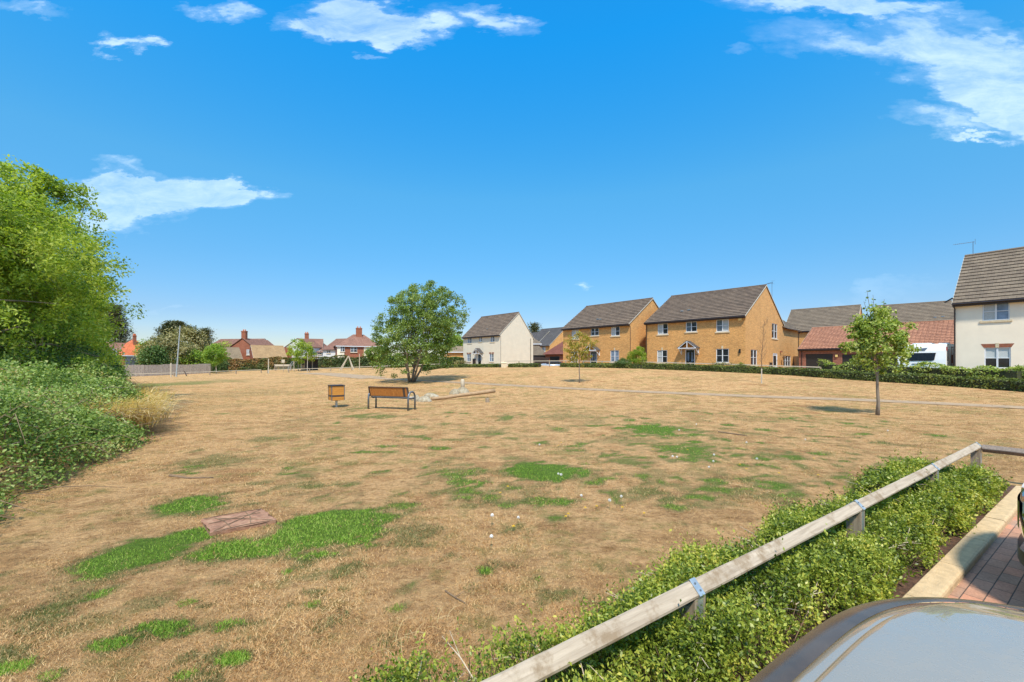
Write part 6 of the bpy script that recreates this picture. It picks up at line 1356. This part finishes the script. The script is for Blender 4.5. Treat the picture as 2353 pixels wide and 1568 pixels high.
ck = [(1190, 1212), (1130, 1212), (1128, 1262), (1335, 1157), (1428, 1160), (1640, 1075), (1600, 985), (1545, 1065), (1555, 1063), (1630, 1088), (1290, 1110), (1283, 1105), (1560, 1000), (1740, 1070), (1240, 1035), (1716, 1030), (1640, 1060), (2040, 1000), (1850, 1020), (2090, 1080), (2130, 1090), (1400, 1172)]
yl = [(1300, 1197), (1306, 1192), (1345, 1175), (1371, 1172), (1180, 1221), (1167, 1127), (1290, 1022), (1283, 1030), (1150, 1140), (1430, 1175), (1480, 1190), (1235, 955), (1250, 952), (1560, 975), (1700, 1075), (1715, 1085), (1790, 1095), (2240, 1085), (2250, 1094), (2190, 1075), (1870, 1060), (1580, 1040), (1500, 1040), (1880, 1100), (1620, 955), (1690, 965)]
for pr, lst in ((cp, ck), (yp, yl)):
    for i, (px, py) in enumerate(lst):
        c = on(px, py); sc = rf_.uniform(.9, 1.2) * .85
        if i == 0: pr.location = c; pr.scale = (sc,) * 3
        else: dup(pr, c, sc, rf_.uniform(0, 6))
# ================================================================ far furniture
def rail_fence(label, P, h_=.55, mat='railw', post=None, r_=.06, sp=2.4):
    o = P[0].copy(); th = thing('rail_fence', label, 'fence', o)
    for i in range(len(P) - 1):
        mb = MB(); a, b_ = P[i] - o + Vector((0, 0, h_)), P[i + 1] - o + Vector((0, 0, h_)); mb.bar(a, b_, r_ * 1.3, r_ * 1.3); mb.build('rail', M[mat], th); n = max(1, round((b_ - a).length / sp))
        for k in range(n + (i == len(P) - 2)):
            c = a.lerp(b_, k / n); g = G(c.x + o.x, c.y + o.y) - o.z; mb = MB(); mb.box(c.x - .055, c.x + .055, c.y - .055, c.y + .055, g - .1, c.z - .02); mb.build('post', M[post or 'postw'], th)
    return th
def gz_(px, y, dz=0): p = gp(px, y); p.z += dz; return p
rail_fence('pale timber knee rail behind the clipped hedge in front of the brick houses', [gz_(1160, 53.5, .12), gz_(1300, 48.6, .08), gz_(1480, 42.2, .02), gz_(1712, 36.0), gz_(1830, 33.5), gz_(1885, 32.4)], .62, 'palew')
rail_fence('timber knee rail in front of the grey board fence', [gp(276, 57), gp(400, 60), gp(482, 63), gp(600, 66)], .5, 'palew', sp=4)
rail_fence('timber knee rail crossing behind the bench, nearest rail of the playground', [gp(615, 63), gp(760, 63), gp(905, 63), gp(1010, 63)], .5, 'palew', sp=3.4)
# timber board fence
def board_fence():
    P = [gp(236, 62), gp(330, 66), gp(420, 71), gp(484, 75)]; o = P[0].copy(); th = thing('board_fence', 'tall weathered grey close board fence at the far left of the green', 'fence', o); rr = random.Random(6); mb = MB()
    for i in range(3):
        a, b_ = P[i] - o, P[i + 1] - o; L = (b_ - a).length; n = int(L / .15)
        for k in range(n):
            p, q = a.lerp(b_, k / n), a.lerp(b_, (k + .96) / n); h_ = 1.75 + rr.uniform(-.015, .015) - .1 * (i == 2) + .08 * math.sin((k // 16) * 2.3); d = (q - p).normalized(); nn = Vector((d.y, -d.x, 0)) * (.012 if k % 2 else .0)
            mb.corners([p + nn, q + nn, q + nn + Vector((-d.y, d.x, 0)) * .02, p + nn + Vector((-d.y, d.x, 0)) * .02] + [v + Vector((0, 0, h_)) for v in (p + nn, q + nn, q + nn + Vector((-d.y, d.x, 0)) * .02, p + nn + Vector((-d.y, d.x, 0)) * .02)])
    mb.build('boards', M['fence'], th)
    for i in range(3):
        a, b_ = P[i] - o, P[i + 1] - o; n = int((b_ - a).length / 3)
        for k in range(n): c = a.lerp(b_, k / n); mb = MB(); mb.box(c.x - .05, c.x + .05, c.y + .03, c.y + .13, -.1 + c.z, c.z + 1.7); mb.build('post', M['fence'], th)
board_fence()
for lab, a, b_, h_ in (('grey boarded gate panel between the two orange brick houses', gp(1474, 45), gp(1486, 45.5), 1.75), ('pale board fence panel between the big brick house and the garages', gp(1822, 49), gp(1845, 46), 1.7), ('dark close board fence behind the silver far car', gp(1231, 78), gp(1262, 77), 1.5)):
    mb = MB(); n = 8; d = b_ - a
    for k in range(n): p, q = d * (k / n), d * ((k + .94) / n); mb.bar(p + Vector((0, 0, h_ / 2)), q + Vector((0, 0, h_ / 2)), .03, h_)
    tag(mb.build('fence_panel', M['fence' if 'dark' not in lab else 'fascia'], None, False, a), lab, 'fence panel')
# lamp posts
def lamp(label, px, pyb, pyt, y, arm=None, r_=.07, lean=0, mat='galv'):
    B = at(px, pyb, y); B.z = G(B.x, B.y); th = thing('lamp_post', label, 'lamp post', B); h_ = EYE + (HY - pyt) / F * y - B.z; mb = MB(); mb.tube([(0, 0, -.1), (lean * .3, 0, h_ * .3), (lean, 0, h_)], [r_ * 1.3, r_, r_ * .7], 10); mb.build('pole', M[mat], th)
    if arm: mb = MB(); mb.tube([(lean, 0, h_), (lean + arm, 0, h_ + .1)], .03, 6); mb.box(lean + arm * .7, lean + arm * 1.4, -.1, .1, h_ + .05, h_ + .15); mb.build('lamp_head', M['galv'], th)
lamp('tall plain pale pole in front of the grey board fence', 405, 866, 749, 58, None, .085, .54)
lamp('lamp post with short arm right of the tall pale pole', 428, 860, 786, 82, -1.3, .09, .3); lamp('thin distant pole behind the tan tree', 402, 860, 773, 96, None, .08)
# playground
def play():
    y = 71; g = lambda px: gp(px, y)
    th = thing('swing_frame', 'pale timber swing frame with crossed leg pairs in the playground', 'swing', g(808)); s = y / F
    for name, (x0, x1, h_, yy) in (('a', (-28, -7, 31, 0)), ('b', (2.4, -7, 31, 0)), ('c', (-14, 2, 31, -1.8)), ('d', (15, 2, 31, -1.8))):
        mb = MB(); mb.tube([(x0 * s, yy, -.1), (x1 * s, yy, h_ * s)], .085, 8); mb.build('leg', M['palew'], th)
    mb = MB(); mb.tube([(-.55, .1, 2.28), (.15, -1.9, 2.28)], .05, 8); mb.build('crossbar', M['steel'], th)
    th = thing('play_shelter', 'small dark flat roofed timber play shelter below the young pale tree', 'play shelter', gp(704, 73)); mb = MB(); mb.box(-1.5, 1.9, -1, 1, 1.95, 2.05); mb.build('roof', M['slatd'], th)
    for x in (-1.7, -.95, .15, .6, 1.5): mb = MB(); mb.tube([(x, -.9 if x != .6 else .8, -.1), (x, -.9 if x != .6 else .8, 1.97)], .075, 8); mb.build('post', M['palew' if x == -1.7 else 'postw'], th)
    mb = MB(); mb.box(-1.2, 1.6, .85, .95, 0, 1.9); mb.build('back_wall', M['fascia'], th); mb = MB(); mb.box(-.35, .1, -.95, -.9, .0, .95); mb.build('panel', M['log'], th)
    th = thing('climbing_arch', 'curved grey ladder arch leaning against the play shelter', 'climbing frame', gp(676, 73)); mb = MB()
    for yy in (-.4, .4): mb.tube([(-.9 + .0, yy, 0), (-.75, yy, .8), (-.1, yy, 1.6), (.7, yy, 2.0), (1.1, yy, 2.02)], .05, 7)
    for k in range(6): f = k / 6; mb.tube([(-.85 + f * 1.5, -.4, .5 + 1.4 * f ** .7), (-.85 + f * 1.5, .4, .5 + 1.4 * f ** .7)], .03, 6)
    mb.build('ladder', M['galv'], th)
    th = thing('picnic_bench', 'pale timber bench in the playground left of the play shelter', 'bench', gp(651, 76)); mb = MB(); mb.box(-1.5, 1.5, -.3, -.24, .75, 1.1); mb.build('backrest', M['palew'], th); mb = MB(); mb.box(-1.5, 1.5, -.2, .25, .42, .48); mb.build('seat', M['palew'], th)
    for x in (-1.4, 1.4): mb = MB(); mb.box(x - .05, x + .05, -.3, .2, 0, 1.0); mb.build('leg', M['postw'], th)
    th = thing('sign', 'small pale notice board on a post in front of the playground bench', 'sign', gp(651, 66)); mb = MB(); mb.tube([(0, 0, 0), (0, 0, 1.9)], .04, 6); mb.build('post', M['postw'], th); mb = MB(); mb.box(-.25, .25, -.06, -.04, 1.5, 2.0); mb.build('board', M['palew'], th)
    for lab, px, yy, h_ in (('round timber post right of the swing frame', 826, 70, 2.6), ('tall thin timber post in front of the tall hedge', 617, 62, 2.2), ('short leaning dark post by the board fence rail', 430, 60, .7), ('pale stout stake left of the tall pole', 393, 55, 1.9)):
        mb = MB(); mb.tube([(0, 0, -.1), (.0 if 'lean' not in lab else -.4, 0, h_)], .07, 8); tag(mb.build('timber_post', M['palew' if 'dark' not in lab else 'slatd'], None, False, gp(px, yy)), lab, 'post')
play()
# far car behind the hedge, grit bin, planter
cR = gp(1267, 74); cR.z = .42; make_car('parked_car', 'pale silver car on the drive behind the hedge, right of the cream gable', None, 0, 0, M['whitep'], rot=3.0, loc=cR + Vector((-2.1, 0, .0)))
mb = MB(); mb.box(-.32, .32, -.3, .3, -.05, .55); mb.corners([(-.36, -.34, .55), (.36, -.34, .55), (.36, .34, .55), (-.36, .34, .55), (-.3, -.2, .7), (.3, -.2, .7), (.3, .3, .7), (-.3, .3, .7)]); tag(mb.build('utility_box', M['stone'], None, False, gp(1158, 51.0)), 'small cream utility box in the gap of the low hedge', 'box')
th = thing('planter_box', 'long reddish brown planter against the middle brick house under its right window', 'planter', gp(1405, 43.6), math.atan2(H2.u.y, H2.u.x)); mb = MB(); mb.box(-.8, .8, -.2, .2, 0, .46); mb.build('box', M['slatd'], th); mb = MB(); mb.box(-.85, .85, -.24, .24, .46, .5); mb.build('lid', M['fascia'], th)
